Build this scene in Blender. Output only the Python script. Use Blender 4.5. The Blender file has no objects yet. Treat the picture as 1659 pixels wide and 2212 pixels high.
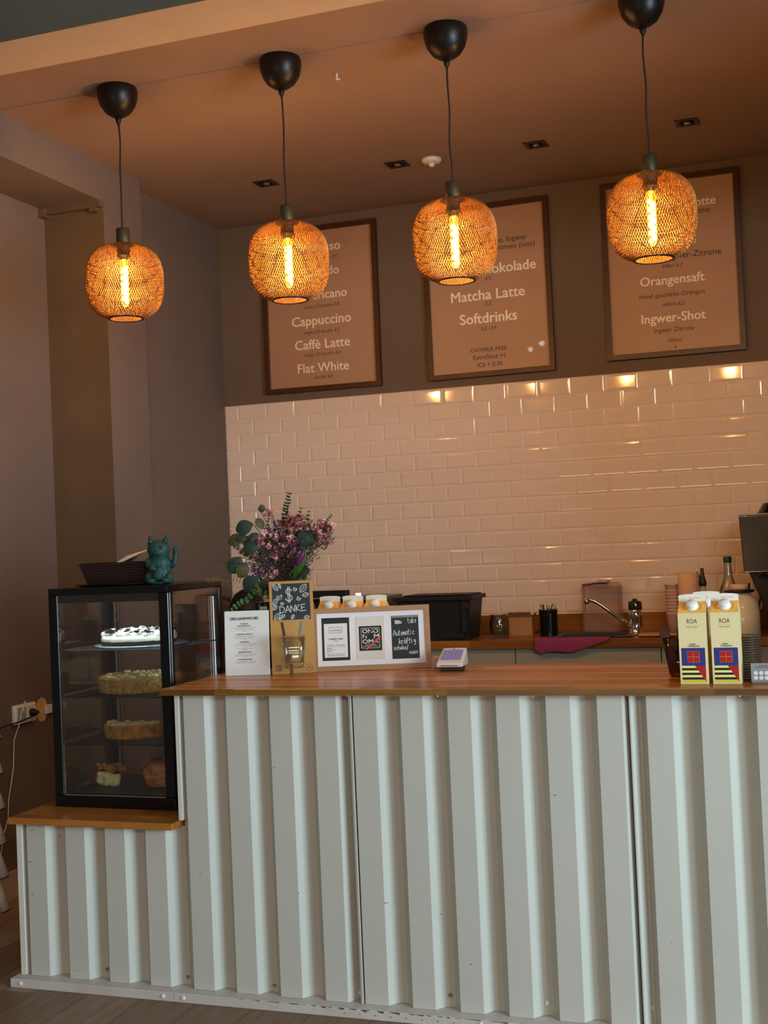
import bpy, bmesh, math, random
from mathutils import Vector, Matrix, Euler, noise
random.seed(7)
S = bpy.context.scene
C = S.collection
PI = math.pi

# ------------------------------------------------------------------ camera
cam = bpy.data.objects.new('camera', bpy.data.cameras.new('camera'))
C.objects.link(cam); S.camera = cam
w, p, r = 0.335801, 0.023457, -0.043476
cw, sw, cp, sp, cr, sr = math.cos(w), math.sin(w), math.cos(p), math.sin(p), math.cos(r), math.sin(r)
fwd = Vector((-sw*cp, cw*cp, sp)); rt = Vector((cw, sw, 0)); up = rt.cross(fwd)
A = rt*cr + up*sr; Bv = up*cr - rt*sr
cam.matrix_world = Matrix(((A.x, Bv.x, -fwd.x, 2.8077), (A.y, Bv.y, -fwd.y, -5.6743), (A.z, Bv.z, -fwd.z, 1.3143), (0, 0, 0, 1)))
cam.data.sensor_fit = 'VERTICAL'; cam.data.sensor_height = 24; cam.data.sensor_width = 18
cam.data.lens = 2683.5/2212*24
cam.data.clip_start = .05

# ------------------------------------------------------------------ world, daylight, exposure
W = bpy.data.worlds.new('world'); S.world = W; W.use_nodes = True
W.node_tree.nodes['Background'].inputs[0].default_value = (.75, .85, 1, 1)
W.node_tree.nodes['Background'].inputs[1].default_value = .0
def area(name, loc, rot, sx, sy, col, e):
    l = bpy.data.lights.new(name, 'AREA'); l.shape = 'RECTANGLE'; l.size = sx; l.size_y = sy
    l.color = col; l.energy = e
    o = bpy.data.objects.new(name, l); C.objects.link(o); o.location = loc; o.rotation_euler = rot
    return o
area('daylight_side_window', (6.3, -4.9, 1.35), (0, math.radians(90), 0), 2.0, 2.6, (.64, .86, 1.0), 240)
area('daylight_front_window', (4.9, -8.85, 3.0), (math.radians(80), 0, 0), 2.6, .5, (1.0, .93, .84), 72)
area('added_low_fill', (.9, -8.85, .32), (math.radians(90), 0, 0), 3.0, .5, (1.0, .78, .56), 20)  # added warm fill strip low at the front wall; there is no door
for _x, _y, _e in [(a_, b_, 1.7) for a_ in (.60, 1.05, 1.5) for b_ in (-3.1, -3.75, -4.4)] + [(-.12, -7.95, 2.5), (.08, -7.6, 2.5)]:
    _l = bpy.data.lights.new('front_room_spot', 'SPOT'); _l.energy = _e; _l.color = (1, .93, .82); _l.spot_size = 2.95; _l.spot_blend = .3; _l.shadow_soft_size = .03
    _o = bpy.data.objects.new('front_room_spot', _l); C.objects.link(_o); _o.location = (_x, _y, 3.38)
S.view_settings.view_transform = 'Standard'; S.view_settings.look = 'None'
S.view_settings.gamma = 1; S.view_settings.use_curve_mapping = False
S.view_settings.exposure = 0.35

# ------------------------------------------------------------------ helpers
def lin(h):
    h = h.lstrip('#'); v = [int(h[i:i+2], 16)/255 for i in (0, 2, 4)]
    return tuple((c/12.92 if c <= .04045 else ((c+.055)/1.055)**2.4) for c in v) + (1,)
def mat(name, col, rough=.5, metal=0, spec=.5, var=0, vscale=8, bump=0, bscale=60, coat=0, stretch=None, col2=None, alpha=None, emit=None, es=0, sss=0, trans=0, ior=1.45):
    m = bpy.data.materials.new(name); m.use_nodes = True
    nt = m.node_tree; b = nt.nodes['Principled BSDF']
    c = lin(col) if isinstance(col, str) else tuple(col)+(1,)
    b.inputs['Base Color'].default_value = c
    b.inputs['Roughness'].default_value = rough; b.inputs['Metallic'].default_value = metal
    b.inputs['Specular IOR Level'].default_value = spec; b.inputs['Coat Weight'].default_value = coat
    b.inputs['IOR'].default_value = ior
    if trans: b.inputs['Transmission Weight'].default_value = trans
    if emit is not None:
        b.inputs['Emission Color'].default_value = lin(emit) if isinstance(emit, str) else tuple(emit)+(1,)
        b.inputs['Emission Strength'].default_value = es
    tc = nt.nodes.new('ShaderNodeTexCoord')
    mp = nt.nodes.new('ShaderNodeMapping'); nt.links.new(tc.outputs['Object'], mp.inputs[0])
    if stretch: mp.inputs['Scale'].default_value = stretch
    if var or col2:
        n = nt.nodes.new('ShaderNodeTexNoise'); n.inputs['Scale'].default_value = vscale; n.inputs['Detail'].default_value = 5
        nt.links.new(mp.outputs[0], n.inputs[0])
        rp = nt.nodes.new('ShaderNodeValToRGB'); nt.links.new(n.outputs[0], rp.inputs[0])
        rp.color_ramp.elements[0].position = .3; rp.color_ramp.elements[1].position = .7
        c2 = lin(col2) if col2 else tuple(min(1, x*(1+var)) for x in c[:3])+(1,)
        c1 = c if col2 else tuple(x*(1-var) for x in c[:3])+(1,)
        rp.color_ramp.elements[0].color = c1; rp.color_ramp.elements[1].color = c2
        nt.links.new(rp.outputs[0], b.inputs['Base Color'])
    if bump:
        n = nt.nodes.new('ShaderNodeTexNoise'); n.inputs['Scale'].default_value = bscale; n.inputs['Detail'].default_value = 6
        nt.links.new(mp.outputs[0], n.inputs[0])
        bp = nt.nodes.new('ShaderNodeBump'); bp.inputs['Strength'].default_value = bump; bp.inputs['Distance'].default_value = .01
        nt.links.new(n.outputs[0], bp.inputs['Height']); nt.links.new(bp.outputs[0], b.inputs['Normal'])
    return m
def glass(name, col=(1, 1, 1), f=.09, rough=.02, tint=None):
    """thin pane: see-through with a fresnel reflection"""
    m = bpy.data.materials.new(name); m.use_nodes = True; nt = m.node_tree; nt.nodes.clear()
    o = nt.nodes.new('ShaderNodeOutputMaterial'); mx = nt.nodes.new('ShaderNodeMixShader')
    t = nt.nodes.new('ShaderNodeBsdfTransparent'); g = nt.nodes.new('ShaderNodeBsdfGlossy')
    t.inputs[0].default_value = (tint or col)+(1,); g.inputs['Roughness'].default_value = rough
    fr = nt.nodes.new('ShaderNodeLayerWeight'); fr.inputs['Blend'].default_value = .25
    ma = nt.nodes.new('ShaderNodeMath'); ma.operation = 'MULTIPLY_ADD'; ma.inputs[1].default_value = .7; ma.inputs[2].default_value = f*.4
    ma.use_clamp = True
    nt.links.new(fr.outputs['Fresnel'], ma.inputs[0]); nt.links.new(ma.outputs[0], mx.inputs[0])
    nt.links.new(t.outputs[0], mx.inputs[1]); nt.links.new(g.outputs[0], mx.inputs[2]); nt.links.new(mx.outputs[0], o.inputs[0])
    return m
def wood(name, c1, c2, c3, stave=.04, length=.5, axis='x', rough=.35, coat=0, grain=1.0, seam=.25, off=0):
    """stave wood: each stave its own tone, stretched grain"""
    m = bpy.data.materials.new(name); m.use_nodes = True; nt = m.node_tree; b = nt.nodes['Principled BSDF']
    tc = nt.nodes.new('ShaderNodeTexCoord'); mp = nt.nodes.new('ShaderNodeMapping'); nt.links.new(tc.outputs['Object'], mp.inputs[0])
    if axis == 'y': mp.inputs['Rotation'].default_value = (0, 0, PI/2)
    if axis == 'z': mp.inputs['Rotation'].default_value = (0, PI/2, 0)
    br = nt.nodes.new('ShaderNodeTexBrick'); br.inputs['Scale'].default_value = 1
    br.inputs['Brick Width'].default_value = length; br.inputs['Row Height'].default_value = stave
    br.inputs['Mortar Size'].default_value = .0006; br.inputs['Color1'].default_value = (0, 0, 0, 1); br.inputs['Color2'].default_value = (1, 1, 1, 1)
    br.inputs['Mortar'].default_value = (0, 0, 0, 1); br.offset = .37
    nt.links.new(mp.outputs[0], br.inputs[0])
    mg = nt.nodes.new('ShaderNodeMapping'); mg.inputs['Scale'].default_value = (2.2, 38, 38); nt.links.new(mp.outputs[0], mg.inputs[0])
    ad = nt.nodes.new('ShaderNodeVectorMath'); ad.operation = 'MULTIPLY_ADD'; ad.inputs[1].default_value = (7, 7, 7)
    nt.links.new(br.outputs['Color'], ad.inputs[0]); nt.links.new(mg.outputs[0], ad.inputs[2])
    n = nt.nodes.new('ShaderNodeTexNoise'); n.inputs['Scale'].default_value = 1.6; n.inputs['Detail'].default_value = 6; n.inputs['Distortion'].default_value = .6
    nt.links.new(ad.outputs[0], n.inputs[0])
    mi = nt.nodes.new('ShaderNodeMix'); mi.data_type = 'FLOAT'; mi.inputs[0].default_value = .45
    sepn = nt.nodes.new('ShaderNodeSeparateColor'); nt.links.new(br.outputs['Color'], sepn.inputs[0])
    nt.links.new(n.outputs[0], mi.inputs[2]); nt.links.new(sepn.outputs[0], mi.inputs[3])
    rp = nt.nodes.new('ShaderNodeValToRGB'); nt.links.new(mi.outputs[0], rp.inputs[0])
    e = rp.color_ramp.elements; e[0].position = .22; e[1].position = .8; e[0].color = lin(c1); e[1].color = lin(c3)
    k = e.new(.5); k.color = lin(c2)
    nt.links.new(rp.outputs[0], b.inputs['Base Color'])
    b.inputs['Roughness'].default_value = rough; b.inputs['Coat Weight'].default_value = coat; b.inputs['Coat Roughness'].default_value = .12
    bp = nt.nodes.new('ShaderNodeBump'); bp.inputs['Strength'].default_value = .12*grain; bp.inputs['Distance'].default_value = .004
    nt.links.new(n.outputs[0], bp.inputs['Height']); nt.links.new(bp.outputs[0], b.inputs['Normal'])
    return m

class G:
    """geometry collector -> ONE mesh object"""
    def __init__(s): s.bm = bmesh.new()
    def box(s, x0, x1, y0, y1, z0, z1, m=None):
        v = [s.bm.verts.new((x, y, z)) for z in (z0, z1) for y in (y0, y1) for x in (x0, x1)]
        for f in ((0, 2, 3, 1), (4, 5, 7, 6), (0, 1, 5, 4), (2, 6, 7, 3), (0, 4, 6, 2), (1, 3, 7, 5)):
            s.bm.faces.new([v[i] for i in f])
        if m is not None:
            for q in v: q.co = m @ q.co
        return s
    def lathe(s, prof, seg=24, at=(0, 0, 0), m=None, sx=1, sy=1, cap=True):
        rings = []; vs = []
        for rr, z in prof:
            if rr < 1e-6: ring = [s.bm.verts.new((0, 0, z))]
            else: ring = [s.bm.verts.new((rr*sx*math.cos(2*PI*i/seg), rr*sy*math.sin(2*PI*i/seg), z)) for i in range(seg)]
            rings.append(ring); vs += ring
        for a, b in zip(rings[:-1], rings[1:]):
            for i in range(seg):
                j = (i+1) % seg
                if len(a) == 1 and len(b) == 1: continue
                if len(a) == 1: f = (a[0], b[j], b[i])
                elif len(b) == 1: f = (a[i], a[j], b[0])
                else: f = (a[i], a[j], b[j], b[i])
                try: s.bm.faces.new(f)
                except ValueError: pass
        if cap:
            if len(rings[0]) > 1: s.bm.faces.new(list(reversed(rings[0])))
            if len(rings[-1]) > 1: s.bm.faces.new(rings[-1])
        mm = Matrix.Translation(at) @ (m if m is not None else Matrix())
        for q in vs: q.co = mm @ q.co
        return s
    def cyl(s, a, b, r0, r1=None, seg=12, cap=True):
        a, b = Vector(a), Vector(b); d = b-a; L = d.length
        if L < 1e-9: return s
        q = d.to_track_quat('Z', 'Y').to_matrix().to_4x4()
        return s.lathe([(r0, 0), (r0 if r1 is None else r1, L)], seg, a, q, cap=cap)
    def tube(s, pts, rad, seg=8, taper=None):
        pts = [Vector(q) for q in pts]; rings = []
        up0 = Vector((0, 0, 1))
        for i, q in enumerate(pts):
            d = (pts[min(i+1, len(pts)-1)]-pts[max(i-1, 0)]).normalized()
            u = d.cross(up0)
            if u.length < .2: u = d.cross(Vector((0, 1, 0)))
            u.normalize(); v = d.cross(u)
            rr = rad if taper is None else rad*(1+(taper-1)*i/(len(pts)-1))
            rings.append([s.bm.verts.new(q+(u*math.cos(2*PI*k/seg)+v*math.sin(2*PI*k/seg))*rr) for k in range(seg)])
        for a, b in zip(rings[:-1], rings[1:]):
            # rings may twist between frames: match the nearest vertex
            o = min(range(seg), key=lambda t: (a[0].co-b[t].co).length)
            for k in range(seg):
                s.bm.faces.new((a[k], a[(k+1) % seg], b[(k+1+o) % seg], b[(k+o) % seg]))
        s.bm.faces.new(rings[0]); s.bm.faces.new(rings[-1])
        return s
    def ball(s, c, r, sc=(1, 1, 1), seg=12, rings=8, rot=None):
        prof = [(math.cos(t)*1, math.sin(t)) for t in [(-PI/2+PI*i/rings) for i in range(rings+1)]]
        prof = [(max(0, a) if abs(a) > 1e-5 else 0, b) for a, b in prof]
        m = (rot.to_matrix().to_4x4() if rot else Matrix()) @ Matrix.Diagonal((r*sc[0], r*sc[1], r*sc[2], 1))
        return s.lathe(prof, seg, c, m, cap=False)
    def prism(s, poly, d, m=None):
        """poly in XZ, from y=0 to y=d"""
        a = [s.bm.verts.new((x, 0, z)) for x, z in poly]; b = [s.bm.verts.new((x, d, z)) for x, z in poly]
        s.bm.faces.new(a); s.bm.faces.new(list(reversed(b)))
        for i in range(len(poly)):
            j = (i+1) % len(poly); s.bm.faces.new((a[i], b[i], b[j], a[j]))
        if m is not None:
            for q in a+b: q.co = m @ q.co
        return s
    def noise(s, amp, sc, seed=0):
        for v in s.bm.verts:
            v.co += noise.noise_vector((v.co+Vector((seed, seed*.7, 0)))*sc)*amp
        return s
    def bevel(s, wd, seg=2):
        bmesh.ops.recalc_face_normals(s.bm, faces=s.bm.faces)
        bmesh.ops.bevel(s.bm, geom=[e for e in s.bm.edges if len(e.link_faces) == 2 and e.calc_face_angle(0) > .5], offset=wd, segments=seg, affect='EDGES', profile=.6)
        return s
    def mesh(s, name, m, smooth=False):
        bmesh.ops.recalc_face_normals(s.bm, faces=s.bm.faces)
        me = bpy.data.meshes.new(name); s.bm.to_mesh(me); s.bm.free(); me.materials.append(m)
        if smooth: me.shade_smooth()
        return me
    def obj(s, name, m, parent=None, smooth=False, loc=None, rot=None):
        return link(name, s.mesh(name, m, smooth), parent, loc, rot)
def link(name, me, parent=None, loc=None, rot=None):
    o = bpy.data.objects.new(name, me); C.objects.link(o)
    if parent: o.parent = parent
    if loc: o.location = loc
    if rot: o.rotation_euler = rot
    return o
def tag(o, label=None, cat=None, group=None, kind=None):
    if label: o['label'] = label
    if cat: o['category'] = cat
    if group: o['group'] = group
    if kind: o['kind'] = kind
    return o
def thing(name, label, cat, loc=(0, 0, 0), rot=(0, 0, 0), group=None):
    o = bpy.data.objects.new(name, None); C.objects.link(o); o.location = loc; o.rotation_euler = rot
    o.empty_display_size = .05
    return tag(o, label, cat, group)
def struct(o, kind='structure'): o['kind'] = kind; return o
def dup(src, loc=None, label=None, parent=None, rot=None):
    c = src.copy(); C.objects.link(c); c.parent = parent
    if loc is not None: c.location = loc
    if rot is not None: c.rotation_euler = rot
    if label: c['label'] = label
    for ch in src.children: dup(ch, parent=c)
    return c
def texts(name, lines, m, parent, y=0, ext=.0001, join=False):
    """flat lettering in the local XZ plane facing -Y; line = (text, width or None, height or None, x, z, shear, bold); each line its own part"""
    out = []
    for (t, wd, ht, x, z, sh, bo) in lines:
        cu = bpy.data.curves.new('t', 'FONT'); cu.body = t; cu.shear = sh; cu.resolution_u = 3; cu.size = 1
        ob = bpy.data.objects.new('t', cu); me = bpy.data.meshes.new_from_object(ob)
        xs = [v.co.x for v in me.vertices]
        x0, x1 = min(xs), max(xs)
        k = wd/(x1-x0) if wd else ht/.73
        kz = ht/.73 if ht else k
        me.transform(Matrix(((k, 0, 0, x-(x0+x1)/2*k), (0, 0, 1, y), (0, kz, 0, z-.36*kz), (0, 0, 0, 1))))
        bm = bmesh.new(); bm.from_mesh(me)
        if bo > 0:
            for q_, (dx, dz) in enumerate(((1, 0), (-1, 0), (0, .7), (0, -.7))):
                m2 = me.copy(); m2.transform(Matrix.Translation((dx*bo*k, -.00015*(q_+1), dz*bo*kz))); bm.from_mesh(m2); bpy.data.meshes.remove(m2)
        bpy.data.objects.remove(ob); bpy.data.curves.remove(cu); bpy.data.meshes.remove(me)
        bmesh.ops.recalc_face_normals(bm, faces=bm.faces)
        r_ = bmesh.ops.extrude_face_region(bm, geom=list(bm.faces))
        for v in r_['geom']:
            if isinstance(v, bmesh.types.BMVert): v.co.y -= ext
        if join: out.append(bm); continue
        me = bpy.data.meshes.new(name); bm.to_mesh(me); bm.free(); me.materials.append(m)
        link(name, me, parent)
    if join:
        bm = bmesh.new()
        for q in out:
            me = bpy.data.meshes.new('q'); q.to_mesh(me); q.free(); bm.from_mesh(me); bpy.data.meshes.remove(me)
        me = bpy.data.meshes.new(name); bm.to_mesh(me); bm.free(); me.materials.append(m)
        return tag(link(name, me, parent), kind='stuff')
def stroke(g, pts, wd, y=0, d=.0004):
    """chalk line in the local XZ plane"""
    for a, b in zip(pts[:-1], pts[1:]):
        a2, b2 = Vector((a[0], 0, a[1])), Vector((b[0], 0, b[1])); t = b2-a2
        if t.length < 1e-7: continue
        t.normalize(); n = Vector((-t.z, 0, t.x))*wd/2
        a2 -= t*wd*.3; b2 += t*wd*.3
        g.prism([((a2+n).x, (a2+n).z), ((b2+n).x, (b2+n).z), ((b2-n).x, (b2-n).z), ((a2-n).x, (a2-n).z)], d, Matrix.Translation((0, y-d, 0)))

# ------------------------------------------------------------------ materials
M_wall = mat('wall_paint', '#6c5c54', .75, var=.05, vscale=3, bump=.06, bscale=90)
M_wallback = mat('wall_paint_back', '#6c5b4e', .7, var=.04, vscale=3, bump=.05, bscale=90)
M_reveal = mat('raw_plaster', '#5f4a34', .85, var=.12, vscale=5, bump=.2, bscale=40)
M_ceil = mat('ceiling_paint', '#917565', .8, var=.04, vscale=4, bump=.06, bscale=80)
M_green = mat('green_grey_paint', '#444137', .7, var=.05)
M_gap = mat('dark_joint', '#2a2019', .9)
M_tile = mat('glazed_tile', '#e8d5c8', .07, spec=.6, var=.03, vscale=3)
M_grout = mat('grout', '#f2dcc6', .8)
M_white = mat('white_lacquer', '#d9d3c6', .45, var=.03, vscale=10)
M_corr = mat('corrugated_paint', '#c2beb2', .38, spec=.45, var=.02, vscale=2)
M_base = mat('base_board_paint', '#c8beb4', .5, var=.06, vscale=12, bump=.1, bscale=50)
M_scuff = mat('scuff', '#3a3733', .8)
M_top = wood('oiled_staves', '#7a4614', '#b06a26', '#d89a50', .033, .6, 'x', .34, coat=.12)
M_edge = wood('oiled_edge', '#4e2f08', '#6d4610', '#8f6420', .09, .7, 'x', .35, coat=.2)
M_shelf = wood('shelf_staves', '#6c3c10', '#98581c', '#b87830', .04, .5, 'x', .3, coat=.15)
M_backtop = wood('back_staves', '#5e3408', '#8a541c', '#ae7630', .035, .45, 'x', .3, coat=.2)
M_floor = wood('floor_wood', '#4b382b', '#6b5443', '#84705c', .18, 3, 'y', .5, grain=2)
M_frame = wood('walnut_frame', '#3c1c0a', '#552c12', '#6b3c1a', .08, .8, 'x', .4)
M_poster = mat('poster_paper', '#b8937c', .35, spec=.4)
M_pane = glass('picture_glass', f=.02)
M_lett = mat('white_print', '#fff4ea', .6)
M_dark = mat('dark_print', '#3b2a22', .6)
M_black = mat('black_lacquer', '#0b0a0a', .22, spec=.5)
M_blackm = mat('black_matt', '#15110f', .55)
M_canopy = mat('canopy_black', '#1c1410', .38, metal=.3)
M_socket = mat('socket_olive', '#3b3420', .45, metal=.3)
M_mesh = mat('brass_mesh', '#8a5c24', .45, metal=.5)
M_fil = mat('filament', (1, .5, .1), .5, emit=(1, .50, .12), es=32)
M_bulb = glass('amber_bulb', tint=(1, .80, .42), f=.05)
_nt = M_bulb.node_tree; _ad = _nt.nodes.new('ShaderNodeAddShader'); _em = _nt.nodes.new('ShaderNodeEmission')
_em.inputs[0].default_value = (1, .42, .03, 1); _em.inputs[1].default_value = .55
_out = _nt.nodes['Material Output']; _l = _out.inputs[0].links[0].from_socket
_nt.links.new(_l, _ad.inputs[0]); _nt.links.new(_em.outputs[0], _ad.inputs[1]); _nt.links.new(_ad.outputs[0], _out.inputs[0])
M_steel = mat('steel', '#b8b4ae', .22, metal=1)
M_chrome = mat('chrome', '#d8d6d2', .08, metal=1)
M_glass = glass('clear_glass', tint=(.97, .985, .98), f=.08)
M_glassd = glass('thick_glass', tint=(.93, .96, .96), f=.12)
M_led = mat('led', (1, 1, 1), .5, emit=(.82, .94, 1), es=30)
M_card = mat('white_card', '#e4dfd8', .55, var=.02)
M_kraft = mat('plywood', '#b98542', .55, var=.08, vscale=20, stretch=(1, 1, .15))
M_chalk = mat('chalkboard', '#232624', .6, var=.08)
M_chalkw = mat('chalk', '#efece6', .9)
M_beech = wood('beech', '#a5754a', '#b4855a', '#c0946a', .1, 1, 'x', .45)
M_mat = mat('passepartout', '#ece4e2', .7)
M_red = mat('red_print', '#d04a38', .5)

# ------------------------------------------------------------------ room shell
H = 2.9305
o = struct(G().box(-.5, 3.75, .0, .15, 0, 3.5).obj('wall_back', M_wallback))
wb = o
# left wall: flat part, pier, recess, beam over the recess (one continuous wall)
struct(G().box(-.5, 0, -.92, .0, 0, H).box(-.5, .087, -1.225, -.92, 0, H).obj('wall_left', M_wall))
struct(G().box(-.5, -.2, -9, -1.225, 0, 2.765).obj('wall_left_recess', M_wall))
tb = struct(G().box(-.5, .087, -9, -1.225, 2.765, H).obj('trim_1', M_wall))
struct(G().box(-.1995, .0865, -1.2253, -1.2235, 0, 2.735).obj('trim_2', M_reveal))
g = G().box(-.215, .088, -1.262, -1.222, 2.737, 2.7645).noise(.006, 40); g.box(-.215, -.17, -1.27, -1.225, 2.725, 2.76); g.box(.04, .07, -1.262, -1.225, 2.722, 2.74)
tag(struct(g.obj('trim_3', M_reveal)), 'torn plaster edge under the beam')
# ceiling over the bar: two boards with a hairline joint, downstand beam, higher ceiling in front
struct(G().box(-.5, 3.75, -1.903, .15, H, H+.1).box(-.5, 3.75, -2.60, -1.907, H, H+.1).box(-.5, 3.75, -1.91, -1.90, H+.004, H+.11).obj('ceiling', M_ceil))
g = G().box(-.5, 7, -2.665, -2.459, 2.80, 3.5)
bo = struct(g.obj('trim_4', mat('beam_paint', '#b09a86', .8, var=.04)))
struct(G().box(-.5, 7, -2.672, -2.6655, 2.80, 3.5).obj('trim_5', M_green))
struct(G().box(-.5, 7, -9, -2.66, 3.4, 3.5).obj('ceiling_front', M_green))
struct(G().box(3.75, 3.9, -2.46, .15, 0, H).obj('wall_right', M_wall))
struct(G().box(6.6, 6.75, -9, -2.46, 0, 3.5).obj('wall_right_front', M_wall))
struct(G().box(3.75, 6.75, -2.6, -2.46, 0, 2.8).obj('wall_side', M_wall))
struct(G().box(-.5, 6.75, -9.1, -8.95, 0, 3.5).obj('wall_front', M_wall))
# skirting in the recess
g = G().box(-.2, -.186, -8.9, -1.2255, 0, .1); g.box(-.2, -.181, -8.9, -1.2255, .1, .104)
struct(g.obj('baseboard_left', mat('skirting', '#bfa898', .55, var=.08, vscale=14, bump=.15)))

# floor: planks running towards the bar
fl = struct(G().box(-.5, 6.75, -9, .15, -.03, -.004).obj('floor', M_gap))
pl_mats = [wood('floor_plank_%d' % i, a, b, c, .3, 4, 'y', .48, grain=2) for i, (a, b, c) in enumerate([
    ('#6f5440', '#947660', '#b0957c'), ('#654c38', '#866a52', '#a28568'), ('#7a5f4b', '#a08670', '#baa389')])]
plm = {}
x = .14-.18*4; k = 0
while x < 4.0:
    y = -6.2 - random.random()*1.2
    while y < -.1:
        L = 1.28; y1 = min(y+L, .14); yy = max(y, -6.3)
        if y1 > -6.3:
            key = (k % 3, round(y1-yy, 2))
            if key not in plm: plm[key] = G().box(.0012, .1788, .001, y1-yy-.001, -.004, 0).mesh('plank', pl_mats[k % 3])
            if x > .3 and yy > -2.4: break
            o = link('plank', plm[key], fl, (x, yy, 0)); k += random.choice((1, 2))
        y += L
    x += .18

# metro tiles with bevelled rims
PWX, PZ, Z0 = .15342, .077, 2.0285
def tile_mesh(wd):
    g = G(); e = .0015; bm = g.bm
    def ring(o, y): return [bm.verts.new((a, -y, c)) for a, c in ((e+o, e+o), (wd-e-o, e+o), (wd-e-o, PZ-e-o), (e+o, PZ-e-o))]
    rs = [ring(0, 0), ring(0, .0050), ring(.0022, .0068), ring(.0060, .0078), ring(.0115, .0083)]
    for A_, B_ in zip(rs[:-1], rs[1:]):
        for j in range(4): bm.faces.new((A_[j], A_[(j+1) % 4], B_[(j+1) % 4], B_[j]))
    bm.faces.new(rs[-1])
    return g.mesh('tile', M_tile)
TM = {1: tile_mesh(PWX), .5: tile_mesh(PWX/2)}
rest = []
for rrow in range(14):
    cx = 0.0
    lst = ([.5] if rrow % 2 == 0 else []) + [1]*24
    for wd in lst:
        z = Z0-(rrow+1)*PZ
        if cx*PWX < 3.0:
            o = link('tile', TM[wd], wb, (cx*PWX, 0, z))
            o.rotation_euler = (random.uniform(-.006, .006), 0, random.uniform(-.006, .006))
        elif cx*PWX < 3.58: rest.append((cx*PWX, z))
        cx += wd
bm = bmesh.new()
for (x, z) in rest:
    me = TM[1].copy(); me.transform(Matrix.Translation((x, 0, z))); bm.from_mesh(me); bpy.data.meshes.remove(me)
me = bpy.data.meshes.new('tiles'); bm.to_mesh(me); bm.free(); me.materials.append(M_tile)
tag(link('tiles', me, wb), kind='stuff')
G().box(0, 3.75, -.0045, 0, .9, Z0).obj('grout', M_grout, wb)

# ------------------------------------------------------------------ bar front
bar = thing('bar_counter', 'white counter clad in vertically corrugated metal sheets', 'counter', (.99, -2.41, 0))
def wl(o, par):   # world coordinates -> child of an unrotated empty
    o.parent = par; o.location = Vector(o.location)-Vector(par.location); return o
wl(G().box(.988, 3.6, -2.375, -1.87, .0275, .8885).obj('body', M_white), bar)
def sheet(prof, z0, z1):
    g = G(); bm = g.bm
    a = [bm.verts.new((x, y, z0)) for x, y in prof]; b = [bm.verts.new((x, y, z1)) for x, y in prof]
    for i in range(len(prof)-1): bm.faces.new((a[i], a[i+1], b[i+1], b[i]))
    return g
F_, R_ = -2.41, -2.379
def ribs(x, n, pitch, fl, sl):
    out = []
    for i in range(n):
        s = x+i*pitch; out += [(s, F_), (s+fl, F_), (s+fl+sl, R_), (s+pitch-sl, R_)]
    return out
def solid(o, t=.0012):
    m = o.modifiers.new('s', 'SOLIDIFY'); m.thickness = t; m.offset = 0; return o
pA = [(.992, R_), (.996, R_)] + ribs(1.017, 4, .1388, .066, .0225)[:-1] + [(1.5390, R_), (1.5395, F_-.002), (1.5445, F_-.003), (1.5455, F_+.004)]
pB = [(1.5500, R_), (1.5515, F_)] + ribs(1.5552, 6, .1362, .0645, .0225)[:-1]
pB[-1] = (2.3108, F_+.021)
pC = [(2.3185, F_+.006), (2.322, F_+.006), (2.3400, R_), (2.346, R_)] + ribs(2.3640, 9, .1372, .0645, .0225)
for pr in (pA, pB, pC): wl(solid(sheet(pr, .0275, .8885).obj('corrugated_sheet', M_corr)), bar)
wl(G().box(.988, 1.000, -2.412, -2.376, .519, .8885).obj('corner_batten', M_white), bar)
low = thing('side_counter', 'low corrugated white counter under the display case', 'counter', (.42, -2.41, 0))
wl(G().box(.424, .986, -2.375, -1.87, .0275, .4955).obj('body', M_white), low)
wl(solid(sheet([(.4375, R_+.002)] + ribs(.4552, 4, .1392, .0665, .0225) + [(.9905, R_)], .0275, .4955).obj('corrugated_sheet', M_corr)), low)
wl(G().box(.419, .4368, -2.412, -2.376, .0275, .4955).obj('corner_batten', M_white), low)
# base boards with screws
for (x0, x1, par) in ((.405, .9655, low), (.9665, 3.6, bar)):
    wl(G().box(x0, x1, -2.45, -2.374, 0.0, .0268).bevel(.0015, 1).obj('base_board', M_base), par)
scr = G().lathe([(.0068, 0), (.0068, .0012), (.005, .003), (0, .0035)], 12, m=Matrix.Rotation(PI/2, 4, 'X')).mesh('screw', M_card)
scrd = bpy.data.meshes.new_from_object(bpy.data.objects.new('q', scr)); scrd.name = 'screw'; scrd.materials.clear(); scrd.materials.append(M_steel)
for x, y, z, par, d in ((.443, -2.4502, .014, low, 0), (.934, -2.4502, .0145, low, 0), (1.001, -2.4502, .0145, bar, 0), (1.893, -2.4502, .0145, bar, 0),
        (1.26, -2.3797, .88, bar, 0), (1.525, -2.3797, .88, bar, 1), (1.79, -2.3797, .88, bar, 1), (2.06, -2.3797, .88, bar, 0), (2.335, -2.3797, .88, bar, 0), (2.60, -2.3797, .88, bar, 1),
        (.705, -2.3797, .052, low, 1), (.98, -2.3797, .05, low, 1), (1.26, -2.3797, .047, bar, 1), (1.525, -2.3797, .046, bar, 0), (1.79, -2.3797, .06, bar, 1), (2.06, -2.3797, .06, bar, 0), (2.336, -2.3797, .07, bar, 0)):
    wl(link('screw', scrd if d else scr, None, (x, y, z)), par)
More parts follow.
